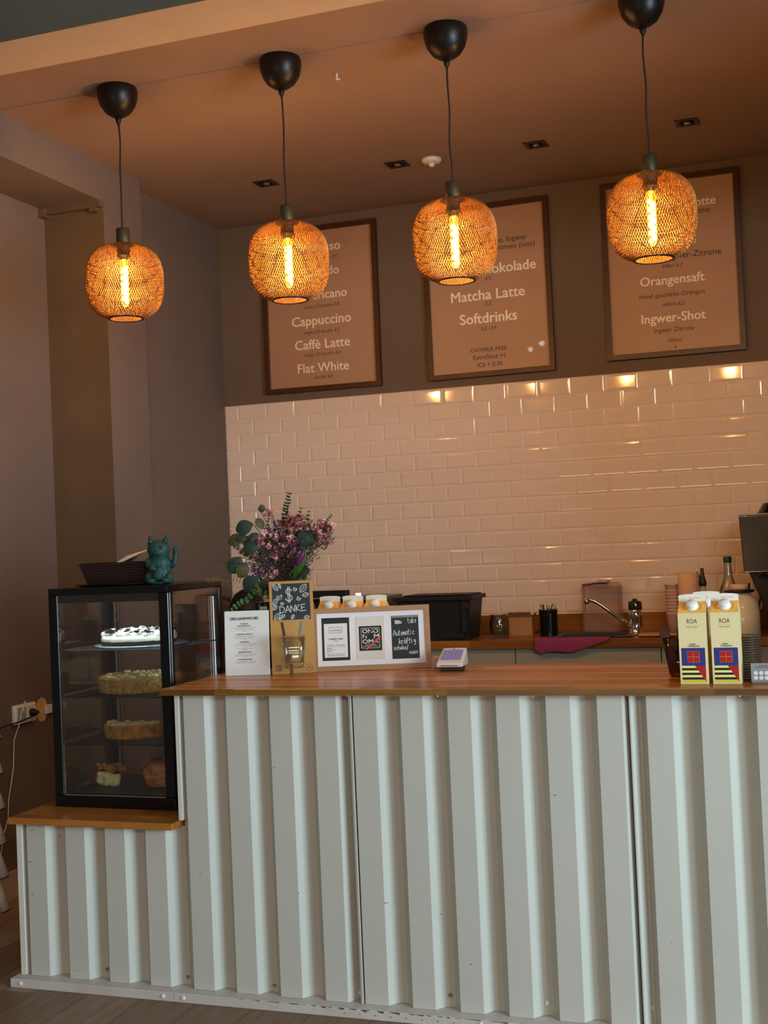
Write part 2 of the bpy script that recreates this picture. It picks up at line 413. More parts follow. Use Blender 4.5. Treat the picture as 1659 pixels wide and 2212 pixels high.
# scuffs on the paint
g = G()
for x, z, dx, dz in ((.47, .47, .012, .002), (.57, .455, .01, .003), (.46, .37, .01, .006), (.465, .27, .006, .006), (1.05, .36, .002, .008), (1.36, .325, .005, -.002), (1.62, .31, .012, .002),
                     (1.78, .29, .008, -.001), (2.11, .62, .008, .003), (1.30, .68, .005, 0), (1.86, .16, .004, -.003), (.62, .05, .004, .004), (2.40, .25, .001, .006), (1.96, .30, .003, .002)):
    g.prism([(x, z), (x+dx, z+dz), (x+dx, z+dz+.0009), (x, z+.0016)], .0004, Matrix.Translation((0, -2.4113, 0)))
tag(wl(g.obj('scuff_marks', M_scuff), bar), kind='stuff')
g = G()
for k in range(40):
    x = 1.18+k*.028+random.uniform(-.01, .01); hh = random.uniform(.001, .0045)*(1.6 if 8 < k < 20 else .8); L = random.uniform(.012, .03)
    g.prism([(x, .0266), (x+L, .0266), (x+L*.8, .0266-hh), (x+L*.3, .0266-hh*.6)], .0004, Matrix.Translation((0, -2.4505, 0)))
for k in range(12):
    x = 1.5+k*.045; g.prism([(x, .012), (x+.006, .0125), (x+.005, .0145), (x+.001, .014)], .0004, Matrix.Translation((0, -2.4505, 0)))
tag(wl(g.obj('worn_paint', mat('worn_wood', '#6b4e34', .8)), bar), kind='stuff')
tops = thing('bar_worktop', 'long oiled wooden bar top over the corrugated counter', 'bar top', (.96, -2.45, .889))
wl(G().box(.96, 3.62, -2.449, -1.83, .8895, .909).bevel(.003, 2).obj('slab', M_top), tops)
wl(G().box(.9605, 3.62, -2.4505, -2.4485, .8915, .907).obj('front_edge', M_edge), tops)
sh = thing('side_worktop', 'lower oiled wooden top carrying the display case', 'counter top', (.417, -2.45, .4965))
wl(G().box(.417, .9855, -2.45, -1.87, .4965, .517).bevel(.003, 2).obj('slab', M_shelf), sh)

# ------------------------------------------------------------------ back counter
ZW = .864
bt = thing('back_worktop', 'wooden worktop with upstand along the tiled wall', 'worktop', (0, -.44, ZW-.037))
SX0, SX1, SY0, SY1 = 1.70, 2.00, -.36, -.17
g = G()
for (a, b, c, d) in ((.0, SX0, -.44, -.0005), (SX1, 3.75, -.44, -.0005), (SX0, SX1, -.44, SY0), (SX0, SX1, SY1, -.0005)): g.box(a, b, c, d, ZW-.037, ZW)
wl(g.obj('slab', M_backtop), bt)
wl(G().box(0, 3.75, -.022, -.009, ZW+.0005, .9455).obj('upstand', M_backtop), bt)
M_cab = mat('cabinet_front', '#9a9384', .5, var=.02)
for i, (x0, x1) in enumerate(((.0, .34), (.34, .94), (.94, 1.545), (1.545, 2.165), (2.165, 2.775), (2.775, 3.38))):
    t = thing('base_cabinet', ['narrow grey base cabinet in the wall corner', 'grey base cabinet behind the flower vase', 'grey base cabinet below the black crate', 'grey base cabinet below the sink and pink towel',
               'grey base cabinet behind the milk cartons', 'grey base cabinet under the coffee machine'][i], 'cabinet', (x0, -.42, 0), group='base cabinets along the back wall')
    hollow = i == 3
    zt = .68 if hollow else .8265
    G().box(.002, x1-x0-.002, .02, .41, .1, zt).obj('body', M_cab, t)
    if hollow: G().box(.002, x1-x0-.002, .02, .034, zt, .8265).obj('front_rail', M_cab, t)
    G().box(.002, x1-x0-.002, 0, .019, .70, .8255).bevel(.001, 1).obj('drawer', M_cab, t)
    G().box(.002, x1-x0-.002, 0, .019, .102, .697).bevel(.001, 1).obj('door', M_cab, t)
    G().box(.002, x1-x0-.002, .05, .065, 0, .0995).obj('plinth', M_blackm, t)
sk = thing('sink', 'stainless steel sink set into the back worktop', 'sink', (SX0, SY0, ZW))
g = G(); a, b, c, d = -.04, SX1-SX0+.045, -.018, SY1-SY0+.012
z = .0005
for q in ((a, 0, c, d), (SX1-SX0, b, c, d), (0, SX1-SX0, c, 0), (0, SX1-SX0, SY1-SY0, d)): g.box(q[0], q[1], q[2], q[3], z, z+.003)
g.box(a, b, c, c+.006, z, z+.008).box(a, b, d-.006, d, z, z+.008).box(a, a+.006, c, d, z, z+.008)
g.obj('rim', M_steel, sk)
g = G(); X, Yy = SX1-SX0, SY1-SY0
g.box(.001, X-.001, .001, .003, -.16, .002).box(.001, X-.001, Yy-.003, Yy-.001, -.16, .002).box(.001, .003, .001, Yy-.001, -.16, .002).box(X-.003, X-.001, .001, Yy-.001, -.16, .002).box(.001, X-.001, .001, Yy-.001, -.163, -.16)
g.obj('bowl', M_steel, sk)

# ------------------------------------------------------------------ menu boards
def board(x0, x1, z0, z1, label, heads, smalls, tilt=0):
    t = thing('menu_board', label, 'menu board', (x0, -.0002, z0), (0, tilt, 0), 'framed menu boards above the tiles')
    w_, h_ = x1-x0, z1-z0; b = .0235; d = .028
    g = G()
    for poly in ([(0, 0), (w_, 0), (w_-b, b), (b, b)], [(0, h_), (b, h_-b), (w_-b, h_-b), (w_, h_)], [(0, 0), (b, b), (b, h_-b), (0, h_)], [(w_, 0), (w_, h_), (w_-b, h_-b), (w_-b, b)]):
        g.prism(poly, d, Matrix.Translation((0, -d, 0)))
    g.obj('frame', M_frame, t)
    po = G().box(b-.002, w_-b+.002, -.010, -.002, b-.002, h_-b+.002).obj('poster', M_poster, t)
    hz = [(s_, wd, None, x-x0, z-z0, 0, bo) for s_, wd, x, z, bo in heads]
    texts('heading', hz, M_lett, po, y=-.0107)
    texts('small_print', [(s_, wd, None, x-x0, z-z0, sh_, -.004) for s_, wd, x, z, sh_ in smalls], M_dark, po, y=-.0107)
    G().box(b, w_-b, -.0165, -.0155, b, h_-b).obj('pane', M_pane, t)
board(.240, .850, 2.069, 2.882, 'walnut framed menu board with coffee drinks, leftmost, behind second lamp',
    [('Espresso', .225, .548, 2.768+.012, .012), ('Cortado', .2, .548, 2.66, .012), ('Americano', .275, .548, 2.545, .012), ('Cappuccino', .312, .546, 2.42, .012),
     ('Caffè Latte', .29, .547, 2.302, .012), ('Flat White', .27, .547, 2.186, .012)],
    [('single 2,8 double 3,5', .19, .548, 2.724, .25), ('3,8', .03, .548, 2.603, .25), ('single 3,2 double 3,8', .19, .549, 2.488, .25), ('single 3,8 double 4,5', .19, .545, 2.362, .25),
     ('single 3,9 double 4,6', .19, .545, 2.251, .25), ('double 4,4', .095, .548, 2.137, .25)], .004)
board(1.090, 1.700, 2.066, 2.877, 'walnut framed menu board with Matcha Latte and Softdrinks, the middle one',
    [('Tee', .09, 1.40, 2.763, .018), ('Heiße Schokolade', .475, 1.392, 2.572, .018), ('Matcha Latte', .355, 1.394, 2.453, .018), ('Softdrinks', .275, 1.392, 2.344, .018)],
    [('Minze, Zitrone, Ingwer', .33, 1.43, 2.702, 0), ('Schwarz- u. Früchtetees (lose)', .42, 1.42, 2.667, 0), ('4,5', .03, 1.40, 2.526, .25), ('5,5', .032, 1.395, 2.409, .25), ('3,2 - 3,9', .075, 1.391, 2.292, .25),
     ('OATMILK FREE', .175, 1.386, 2.193, 0), ('ExtraShot +1', .155, 1.388, 2.159, 0), ('ICE + 0,30', .12, 1.389, 2.122, 0)], -.003)
board(1.940, 2.547, 2.086, 2.892, 'walnut framed menu board with Orangensaft and Ingwer-Shot, the rightmost',
    [('Orange & Karotte', .40, 2.245, 2.765, .018), ('Rote Bete', .22, 2.243, 2.60, .018), ('Orangensaft', .281, 2.242, 2.431, .018), ('Ingwer-Shot', .28, 2.24, 2.262, .018)],
    [('Ingwer Zitrone', .22, 2.31, 2.725, 0), ('Apfel-Ingwer-Zitrone', .34, 2.29, 2.535, 0), ('440ml 6,2', .09, 2.245, 2.492, .25), ('Hand geschälte Orangen', .285, 2.238, 2.364, 0), ('440ml 6,2', .095, 2.243, 2.320, .25),
     ('Ingwer Zitrone', .175, 2.241, 2.206, 0), ('160ml', .06, 2.242, 2.158, .25), ('4', .012, 2.242, 2.126, .25)], .002)

# ------------------------------------------------------------------ pendant lamps
def shade_mesh():
    R, Hh, n = .1335, .131, 2.75
    pts = []
    for i in range(401):
        t = PI/2 - PI*i/400
        c, s_ = math.cos(t), math.sin(t)
        rr = R*abs(c)**(2/n) if c > 0 else 0; z = Hh*math.copysign(abs(s_)**(2/n), s_)
        pts.append((rr, z))
    pts = [q for q in pts if not (q[1] > 0 and q[0] < .030) and not (q[1] < 0 and q[0] < .057)]
    L = [0]
    for a, b in zip(pts[:-1], pts[1:]): L.append(L[-1]+math.dist(a, b))
    NR, N = 36, 100
    prof = []; k = 0
    for j in range(NR+1):
        s_ = L[-1]*j/NR
        while k < len(L)-2 and L[k+1] < s_: k += 1
        f = (s_-L[k])/max(1e-9, L[k+1]-L[k]); prof.append((pts[k][0]+(pts[k+1][0]-pts[k][0])*f, pts[k][1]+(pts[k+1][1]-pts[k][1])*f))
    V = []; F = []
    def P(j, i):
        a = 2*PI*(i+(.5 if j % 2 else 0))/N; rr, z = prof[j]
        return Vector((rr*math.cos(a), rr*math.sin(a), z))
    wr = .00062
    for j in range(NR):
        for i in range(N):
            a = P(j, i)
            for di in ((0, -1) if j % 2 == 0 else (0, 1)):
                b = P(j+1, i+di); d = (b-a).normalized(); rad = Vector((a.x, a.y, a.z*.6)).normalized(); s_ = d.cross(rad).normalized(); rad = s_.cross(d)
                base = len(V)
                for q in (a, b):
                    V += [q+s_*wr, q-s_*wr, q+rad*wr*1.5]
                F += [(base, base+1, base+4, base+3), (base+1, base+2, base+5, base+4), (base+2, base, base+3, base+5)]
    me = bpy.data.meshes.new('shade'); me.from_pydata([tuple(v) for v in V], [], F); me.materials.append(M_mesh); me.update()
    return me
ZS = 2.2515
SHADE = shade_mesh()
LX = [(.577, -1.907), (1.195, -1.902), (1.768, -1.905), (2.380, -1.892)]
LL = ['brass mesh globe lamp on black cord, leftmost of four, over the cake case', 'brass mesh globe lamp hanging in front of the coffee menu board',
      'brass mesh globe lamp hanging in front of the middle menu board', 'brass mesh globe lamp before the rightmost menu board, canopy cut by frame']
def lamp():
    t = thing('pendant_lamp', LL[0], 'pendant lamp', (0, 0, 0), group='brass mesh pendant lamps over the bar')
    z = H
    G().lathe([(.067, z-.0005), (.0705, z-.012), (.069, z-.035), (.061, z-.062), (.045, z-.085), (.024, z-.099), (.012, z-.103)], 40).obj('canopy', M_canopy, t, True)
    G().lathe([(.011, z-.102), (.009, z-.118), (.004, z-.128)], 16).obj('cord_grip', M_blackm, t, True)
    pts = [(.0035*math.sin(2.2*k/12*PI)*(1-k/12), .002*math.sin(k), z-.126-(z-.126-2.44)*k/12) for k in range(13)]
    G().tube(pts, .0031, 8).obj('cord', mat('textile_cord', '#2a140e', .8), t, True)
    G().lathe([(.004, 2.4395), (.0215, 2.438), (.0235, 2.434), (.0235, 2.372), (.0225, 2.371)], 32).obj('socket', M_socket, t, True)
    s2 = G().lathe([(.0375, 2.3795), (.0375, 2.3775), (.022, 2.3765), (.022, 2.345), (.0245, 2.3445), (.0245, 2.342), (.016, 2.3415), (.015, 2.33)], 32).obj('lamp_holder', M_blackm, t, True)
    sh_ = link('shade', SHADE, t, (0, 0, ZS))
    G().lathe([(.058, -.1275), (.0625, -.1265), (.0615, -.1292), (.0575, -.1300), (.054, -.1290), (.0545, -.1272)], 48, cap=False).obj('bottom_ring', M_blackm, sh_, True)
    G().lathe([(.030, .1305), (.034, .1305), (.034, .1285), (.030, .1285)], 32, cap=False).obj('top_ring', M_blackm, sh_, True)
    b_ = G().lathe([(.0125, 2.332), (.0145, 2.322), (.0148, 2.19), (.0135, 2.178), (.009, 2.167), (0, 2.163)], 24, cap=False).obj('bulb', M_bulb, t, True)
    pts = []
    for k in range(90):
        a = k/90*2*PI*5.2; pts.append((.0064*math.cos(a), .0064*math.sin(a), 2.304-.124*k/89))
    G().tube(pts, .0066, 8).obj('filament', M_fil, b_, True)
    G().cyl((0, 0, 2.331), (0, 0, 2.306), .007, .003, 10).obj('stem', mat('stem_glow', (1, .6, .1), .5, emit=(1, .5, .06), es=6), b_, True)
    return t
l0 = lamp(); l0.location = (LX[0][0], LX[0][1], 0)
for i in range(1, 4): dup(l0, (LX[i][0], LX[i][1], 0), LL[i], rot=(0, 0, .7*i))
for i, (x, y) in enumerate(LX):
    li = bpy.data.lights.new('bulb_light', 'POINT'); li.color = (1, .62, .30); li.energy = 38; li.shadow_soft_size = .014
    lo = bpy.data.objects.new('bulb_light', li); C.objects.link(lo); lo.location = (x, y, 2.24)

# ------------------------------------------------------------------ recessed spots, detector, hook
def spot():
    t = thing('recessed_spot', '', 'ceiling spot', group='square recessed ceiling spots')
    g = G(); a, b = .0455, .031
    for q in ((-a, a, -a, -b), (-a, a, b, a), (-a, -b, -b, b), (b, a, -b, b)): g.box(q[0], q[1], q[2], q[3], -.0035, -.0003)
    g.obj('frame', mat('bronze_frame', '#3a2a1c', .4, metal=.5), t)
    G().box(-b, b, -b, b, -.0022, -.0006).obj('inset', M_blackm, t)
    G().lathe([(.0265, -.0045), (.0265, -.0022), (.018, -.0022), (.018, -.0045)], 24, cap=False).obj('ring', M_blackm, t, True)
    G().ball((0, 0, -.003), .016, (1, 1, .35), 16, 8).obj('reflector_lamp', mat('reflector', '#cfc9c0', .1, metal=1), t, True)
    return t
s0 = spot(); s0.location = (.562, -.637, H)
s0['label'] = 'square black recessed ceiling spot, leftmost, above the coffee menu board'
for (x, y), lb in zip(((1.176, -.628), (1.779, -.616), (2.391, -.612)), ('square black recessed ceiling spot beside the round smoke detector', 'square bronze recessed ceiling spot third from the left', 'square bronze recessed ceiling spot rightmost, behind the fourth lamp cord')):
    dup(s0, (x, y, H), lb)
t = thing('smoke_detector', 'small round white smoke detector on the ceiling', 'smoke detector', (1.33, -.631, H))
G().lathe([(.043, -.0003), (.043, -.010), (.036, -.017), (.02, -.019), (0, -.019)], 32).obj('body', M_white, t, True)
G().lathe([(.014, -.0192), (.013, -.030), (.008, -.034), (0, -.035)], 16).obj('sensor', M_white, t, True)
t = thing('ceiling_hook', 'tiny pale ceiling hook between second and third lamp', 'hook', (1.319, -1.704, H))
G().cyl((0, 0, -.0003), (0, 0, -.022), .0035, .0035, 8).box(-.0035, .012, -.002, .002, -.024, -.021).obj('pin', M_white, t)
G().lathe([(.010, -.0003), (.009, -.002), (0, -.0022)], 16).obj('plate', M_ceil, t, True)

# ------------------------------------------------------------------ display case
CX0, CX1, CY0, CY1, CZ0, CZ1 = .477, .909, -2.285, -1.915, .5175, 1.2085
dc = thing('display_case', 'black framed glass cake display case on the low counter', 'display case', (CX0, CY0, CZ0))
def dcx(o): return wl(o, dc)
dcx(G().box(CX0, CX1, CY0, CY1, CZ0, CZ0+.037).bevel(.003, 2).obj('base', M_black))
dcx(G().box(CX0, CX1, CY0, CY1, CZ1-.022, CZ1).bevel(.004, 2).obj('top', M_black))
g = G(); pz0, pz1 = CZ0+.0372, CZ1-.0222
for x0, y0, wd, dd in ((CX0, CY0, .034, .012), (CX1-.034, CY0, .034, .012), (CX0, CY1-.026, .03, .026), (CX1-.026, CY1-.026, .026, .026)):
    dcx(G().box(x0, x0+wd, y0, y0+dd, pz0, pz1).bevel(.002, 1).obj('post', M_black))
dcx(G().box(CX1-.012, CX1, CY0+.0125, CY0+.03, pz0, pz1).bevel(.002, 1).obj('side_post', M_black))
dcx(G().box(CX0+.0305, CX1-.0265, CY0+.0135, CY0+.017, CZ1-.048, pz1-.0005).box(CX0+.0305, CX1-.0265, CY0+.017, CY0+.06, pz1-.004, pz1-.0005).obj('lamp_housing', M_blackm))
dcx(G().box(CX0+.0345, CX1-.0345, CY0+.003, CY0+.007, pz0, pz1).obj('front_glass', M_glass))
dcx(G().box(CX1-.007, CX1-.003, CY0+.031, CY1-.0265, pz0, pz1).obj('side_glass', M_glass))
dcx(G().box(CX0+.003, CX0+.007, CY0+.013, CY1-.0265, pz0, pz1).obj('side_glass', M_glass))
dcx(G().box(CX0+.0305, CX1-.0265, CY1-.008, CY1-.004, pz0, pz1).obj('back_glass', M_glass))
for (x0, x1, y0, y1) in ((CX0+.0345, CX0+.0362, CY0+.008, CY0+.0095), (CX1-.0362, CX1-.0345, CY0+.008, CY0+.0095)):
    dcx(G().box(x0, x1, y0, y1, pz0, pz1).obj('chrome_strip', M_chrome))
dcx(G().box(CX0+.0362, CX1-.0362, CY0+.001, CY0+.0028, pz0, pz0+.0025).obj('chrome_strip', M_chrome))
dcx(G().box(CX0+.05, CX1-.05, CY0+.022, CY0+.042, pz1-.0065, pz1-.0045).obj('light_strip', M_led))
dcx(G().box(CX1-.022, CX1-.0195, CY1-.031, CY1-.0285, pz0+.25, pz1-.03).obj('light_strip', mat('led_soft', (1, 1, 1), .5, emit=(.8, .93, 1), es=2.2)))
# slotted shelf rail in the left rear corner
g = G().box(CX0+.0305, CX0+.036, CY1-.034, CY1-.0265, pz0, pz1)
for k in range(16): g.box(CX0+.036, CX0+.0385, CY1-.032, CY1-.029, pz0+.04+k*.037, pz0+.052+k*.037)
dcx(g.obj('slotted_rail', M_steel))
WIRE = mat('shelf_wire', '#8d9496', .25, metal=.9)
WIREB = mat('shelf_wire_dark', '#1b1a19', .4, metal=.4)
def shelf(z, m):
    x0, x1, y0, y1 = CX0+.037, CX1-.014, CY0+.016, CY1-.036
    g = G(); r_ = .0017
    for a, b in (((x0, y0, z), (x1, y0, z)), ((x0, y1, z), (x1, y1, z)), ((x0, y0, z), (x0, y1, z)), ((x1, y0, z), (x1, y1, z)), ((x0+.05, y0, z-.003), (x0+.05, y1, z-.003)), ((x1-.05, y0, z-.003), (x1-.05, y1, z-.003))): g.cyl(a, b, r_*1.3, None, 6)
    n = 24
    for k in range(1, n):
        x_ = x0+(x1-x0)*k/n; g.cyl((x_, y0, z), (x_, y1, z), r_*.75, None, 5)
    return dcx(g.obj('wire_shelf', m))
shelf(1.0095, WIRE); shelf(.862, WIREB); shelf(.713, WIREB)
dcx(G().box(CX0+.04, CX1-.02, CY0+.02, CY1-.04, CZ0+.0375, CZ0+.041).obj('floor_tray', M_blackm))

# cakes
M_cream = mat('cream', '#f2efdc', .5, bump=.3, bscale=60)
M_choc = mat('chocolate_crumb', '#1d120c', .8, bump=.5, bscale=150)
M_meringue = mat('meringue', '#f6f6f2', .45, bump=.2, bscale=80)
M_crust = mat('crumb_crust', '#8a6228', .85, col2='#c39a52', vscale=90, bump=1, bscale=120)
M_bake = mat('baked_crust', '#8a4d14', .7, col2='#c98a3a', vscale=40, bump=.6, bscale=90)
M_cherry = mat('apple_filling', '#d9b870', .5, col2='#f1dfae', vscale=40, bump=.4)
t = thing('cake_plate', 'round silver cake board on the top shelf of the case', 'cake board', (.70, -2.095, 1.0122))
G().lathe([(0, 0), (.150, 0), (.151, .0035), (.146, .0042), (0, .0042)], 48).obj('board', mat('silver_board', '#b9c6cc', .3, metal=.6, bump=.3, bscale=60), t, True)
t = thing('cream_cake', 'white cream cake with dark chocolate base on silver board', 'cake', (.695, -2.10, 1.0168))
G().lathe([(0, 0), (.120, 0), (.122, .004), (.121, .012), (0, .012)], 64).noise(.002, 60, 3).obj('crumb_base', M_choc, t)
g = G().lathe([(0, .012), (.121, .0121), (.1225, .02), (.120, .029), (.11, .031), (0, .031)], 64).noise(.002, 50, 5); g.obj('cream_layer', M_cream, t, True)
g = G()
for k in range(150):
    a = random.random()*2*PI; rr = .115*math.sqrt(random.random()); z = .032+random.random()*.006+.008*(1-rr/.115)
    g.ball((rr*math.cos(a), rr*math.sin(a), z), random.uniform(.008, .014), (1, random.uniform(.6, 1), random.uniform(.45, .8)), 7, 5, Euler((random.random(), random.random(), random.random()*6)))
g.noise(.004, 90, 8); tag(g.obj('meringue_flakes', M_meringue, t), kind='stuff')
g = G()
for k in range(90):
    a = random.random()*2*PI; rr = .117*math.sqrt(random.random())
    g.box(-.010, .010, -.005, .005, -.001, .001, Matrix.Translation((rr*math.cos(a), rr*math.sin(a), .0405+.006*random.random())) @ Euler((random.uniform(-.5, .5), random.uniform(-.5, .5), random.random()*6)).to_matrix().to_4x4())
tag(g.obj('chocolate_flakes', M_choc, t), kind='stuff')
def tart(lb, loc, R_, hh, wall, top, a0=0, a1=2*PI, seed=1, rot=0):
    t = thing('tart', lb, 'tart', loc, (0, 0, rot))
    g = G(); bm = g.bm; n = 72
    full = abs(a1-a0-2*PI) < .01
    prof = [(0, 0), (R_*.93, 0), (R_*.97, .003), (R_, hh*.9), (R_*.985, hh), (R_*.93, hh*.98), (R_*.92, hh*.8)]
    rings = []
    for k in range(n+(0 if full else 1)):
        a = a0+(a1-a0)*k/n
        rings.append([bm.verts.new((max(rr, 1e-4)*math.cos(a), max(rr, 1e-4)*math.sin(a), z+(.0035*noise.noise(Vector((k*.9, seed, 0))) if z > hh*.85 else 0))) for rr, z in prof])
    for k in range(len(rings)-(0 if full else 1)):
        a_, b_ = rings[k], rings[(k+1) % len(rings)]
        for j in range(len(prof)-1): bm.faces.new((a_[j], b_[j], b_[j+1], a_[j+1]))
    g.noise(.0022, 110, seed); g.obj('crust', wall, t)
    g = G(); bm = g.bm
    rings = []
    for k in range(n+(0 if full else 1)):
        a = a0+(a1-a0)*k/n
        rings.append([bm.verts.new((rr*math.cos(a), rr*math.sin(a), z)) for rr, z in ((.0005, .004), (.0005, hh*.95), (R_*.5, hh*.97), (R_*.93, hh*.9), (R_*.93, .004))])
    for k in range(len(rings)-(0 if full else 1)):
        a_, b_ = rings[k], rings[(k+1) % len(rings)]
        for j in range(4): bm.faces.new((a_[j], b_[j], b_[j+1], a_[j+1]))
    if not full:
        for rg in (rings[0], rings[-1]): bm.faces.new(rg)
    for k in range(60):
        a = a0+(a1-a0)*random.random(); rr = R_*.88*math.sqrt(random.random())
        g.ball((rr*math.cos(a), rr*math.sin(a), hh*.97), random.uniform(.006, .012), (1, .8, .6), 6, 4)
    g.noise(.003, 90, seed+2); g.obj('filling', top, t)
    return t
tart('tall crumbly crusted tart on the second shelf of the case', (.695, -2.105, .8645), .135, .053, M_crust, M_cherry, seed=3)
tart('cut half of a golden crusted cake on the third shelf', (.672, -2.10, .7158), .105, .045, M_bake, M_cherry, PI*.93, PI*1.93, seed=5, rot=.12)
t = thing('loaf_cake', 'iced loaf cake piece behind the cut cake on the third shelf', 'cake', (.79, -2.02, .7158), (0, 0, .3))
G().box(-.045, .045, -.03, .03, 0, .062).bevel(.006, 2).noise(.002, 60, 3).obj('sponge', mat('brown_sponge', '#3f2410', .9, col2='#6b4420', vscale=60, bump=.6), t)
g = G().box(-.047, .047, -.032, .032, .0585, .069)
for k in range(7): g.ball((-.04+k*.013, -.0315, .052+.004*math.sin(k*2.3)), .006, (1, .5, 1.5), 8, 6)
g.noise(.002, 60, 6).obj('icing', mat('icing', '#cdbf7c', .4), t, True)
t = thing('cake_slice', 'dark crusted cake slice with pale cream and crumbs, bottom of case', 'cake', (.568, -2.13, .559), (0, 0, -.35))
G().box(-.058, -.012, -.022, .03, 0, .048).bevel(.006, 2).noise(.004, 60, 9).obj('crust', mat('dark_sponge', '#4a230d', .9, col2='#7a4218', vscale=70, bump=.8), t)
g = G()
for k in range(22): g.ball((-.008+.060*(k % 6)/5, -.012+.006*(k % 3), .012+.007*(k//6)), .017, (1, .9, .75), 10, 8)
g.noise(.008, 55, 4).obj('cream', mat('pale_cream', '#d9cf98', .6, bump=.3), t, True)
g = G()
for k in range(26): g.ball((random.uniform(-.03, .075), random.uniform(-.015, .025), .046+random.random()*.022), random.uniform(.008, .015), (1.3, .8, .6), 7, 5)
g.noise(.005, 70, 2); tag(g.obj('crumble', M_bake, t), kind='stuff')
t = thing('bread_loaf', 'rounded braided brown loaf on the bottom of the case', 'bread', (.775, -2.12, .559))
g = G().ball((0, 0, .030), .062, (1.12, .85, .88), 40, 26)
for v in g.bm.verts:
    f = v.co.x*.8+v.co.y*.3+v.co.z*.5
    v.co += v.co.normalized()*(.0035*math.sin(f*170)+.004*noise.noise(v.co*35))
    if v.co.z < 0: v.co.z = 0
g.obj('loaf', mat('glazed_bread', '#6a2c0c', .35, col2='#d08a3c', vscale=22, bump=.6, bscale=40, stretch=(1, 1, 2.5)), t, True)
g = G()
for k in range(40): g.ball((random.uniform(-.03, .045), random.uniform(-.03, .02), .083+.004*random.random()), .004, (1.2, 1, .6), 6, 4)
tag(g.obj('seeds', mat('seeds', '#3c2410', .7), t), kind='stuff')

# ------------------------------------------------------------------ on top of the case: tray, ribbed basket, paper, cat
t = thing('black_tray', 'thin black lacquered tray under the basket on the case', 'tray', (.650, -2.10, CZ1+.0004))
G().lathe([(0, 0), (.145, 0), (.168, .004), (.168, .006), (.143, .002), (0, .002)], 48, sy=.85).obj('tray', M_black, t, True)
t = thing('basket', 'dark ribbed flared basket standing on the display case', 'basket', (.645, -2.10, CZ1+.0028))
def frustum(x0, x1, y0, y1, f, z0, z1, th=.003):
    g = G(); bm = g.bm
    def ring(k, z): return [bm.verts.new(q) for q in ((x0-f*k, y0-f*k, z), (x1+f*k, y0-f*k, z), (x1+f*k, y1+f*k, z), (x0-f*k, y1+f*k, z))]
    o0 = ring(0, z0); o1 = ring(1, z1)
    i1 = [bm.verts.new(v.co+Vector((th if v.co.x < (x0+x1)/2 else -th, th if v.co.y < (y0+y1)/2 else -th, 0))) for v in o1]
    i0 = [bm.verts.new(v.co+Vector((th if v.co.x < (x0+x1)/2 else -th, th if v.co.y < (y0+y1)/2 else -th, th))) for v in o0]
    for A_, B_ in ((o0, o1), (o1, i1), (i1, i0)):
        for j in range(4): bm.faces.new((A_[j], A_[(j+1) % 4], B_[(j+1) % 4], B_[j]))
    bm.faces.new(o0); bm.faces.new(i0)
    return g
frustum(-.10, .10, -.055, .06, .02, 0, .072).obj('shell', M_blackm, t)
g = G()
for k in range(8):
    f = .02*(k+.6)/8.2; z = .004+k*.0085
    g.box(-.10-f-.001, .10+f+.001, -.055-f-.0035, -.055-f+.001, z, z+.0058)
g.obj('rib', mat('basket_rib', '#2c1410', .5), t)
g = G().bm
gg = G(); bm = gg.bm
pv = [bm.verts.new(q) for q in ((-.03, -.045, .055), (.080, -.055, .092), (.095, .02, .112), (-.01, .045, .062), (.045, -.045, .092))]
bm.faces.new((pv[0], pv[1], pv[4])); bm.faces.new((pv[1], pv[2], pv[4])); bm.faces.new((pv[2], pv[3], pv[4])); bm.faces.new((pv[3], pv[0], pv[4]))
pa = gg.mesh('paper', mat('napkin_paper', '#f4d6b4', .7))
o = thing('napkin', 'folded cream paper napkin sticking out of the basket', 'napkin', (.645, -2.10, CZ1+.0028))
solid(link('paper', pa, o), .002)

# waving cat figurine, remeshed into one body
def blob(parts, vox):
    g = G()
    for pt in parts:
        k = pt[0]
        if k == 'b': g.ball(pt[1], pt[2], pt[3], 16, 12, Euler(pt[4]) if len(pt) > 4 else None)
        if k == 'c': g.cyl(pt[1], pt[2], pt[3], pt[4], 14)
    o = link('body', g.mesh('body', mat('dark_green_matte', '#1a423c', .55, var=.15, vscale=30)))
    m = o.modifiers.new('r', 'REMESH'); m.mode = 'VOXEL'; m.voxel_size = vox; m.use_smooth_shade = True
    s_ = o.modifiers.new('s', 'SMOOTH'); s_.factor = .5; s_.iterations = 4
    bpy.context.view_layer.update()
    me = bpy.data.meshes.new_from_object(o.evaluated_get(bpy.context.evaluated_depsgraph_get())); me.name = 'body'
    bpy.data.objects.remove(o); return me
cat = thing('cat_figurine', 'dark green waving cat figurine on the display case', 'figurine', (.816, -2.165, CZ1+.0004), (0, 0, .28))
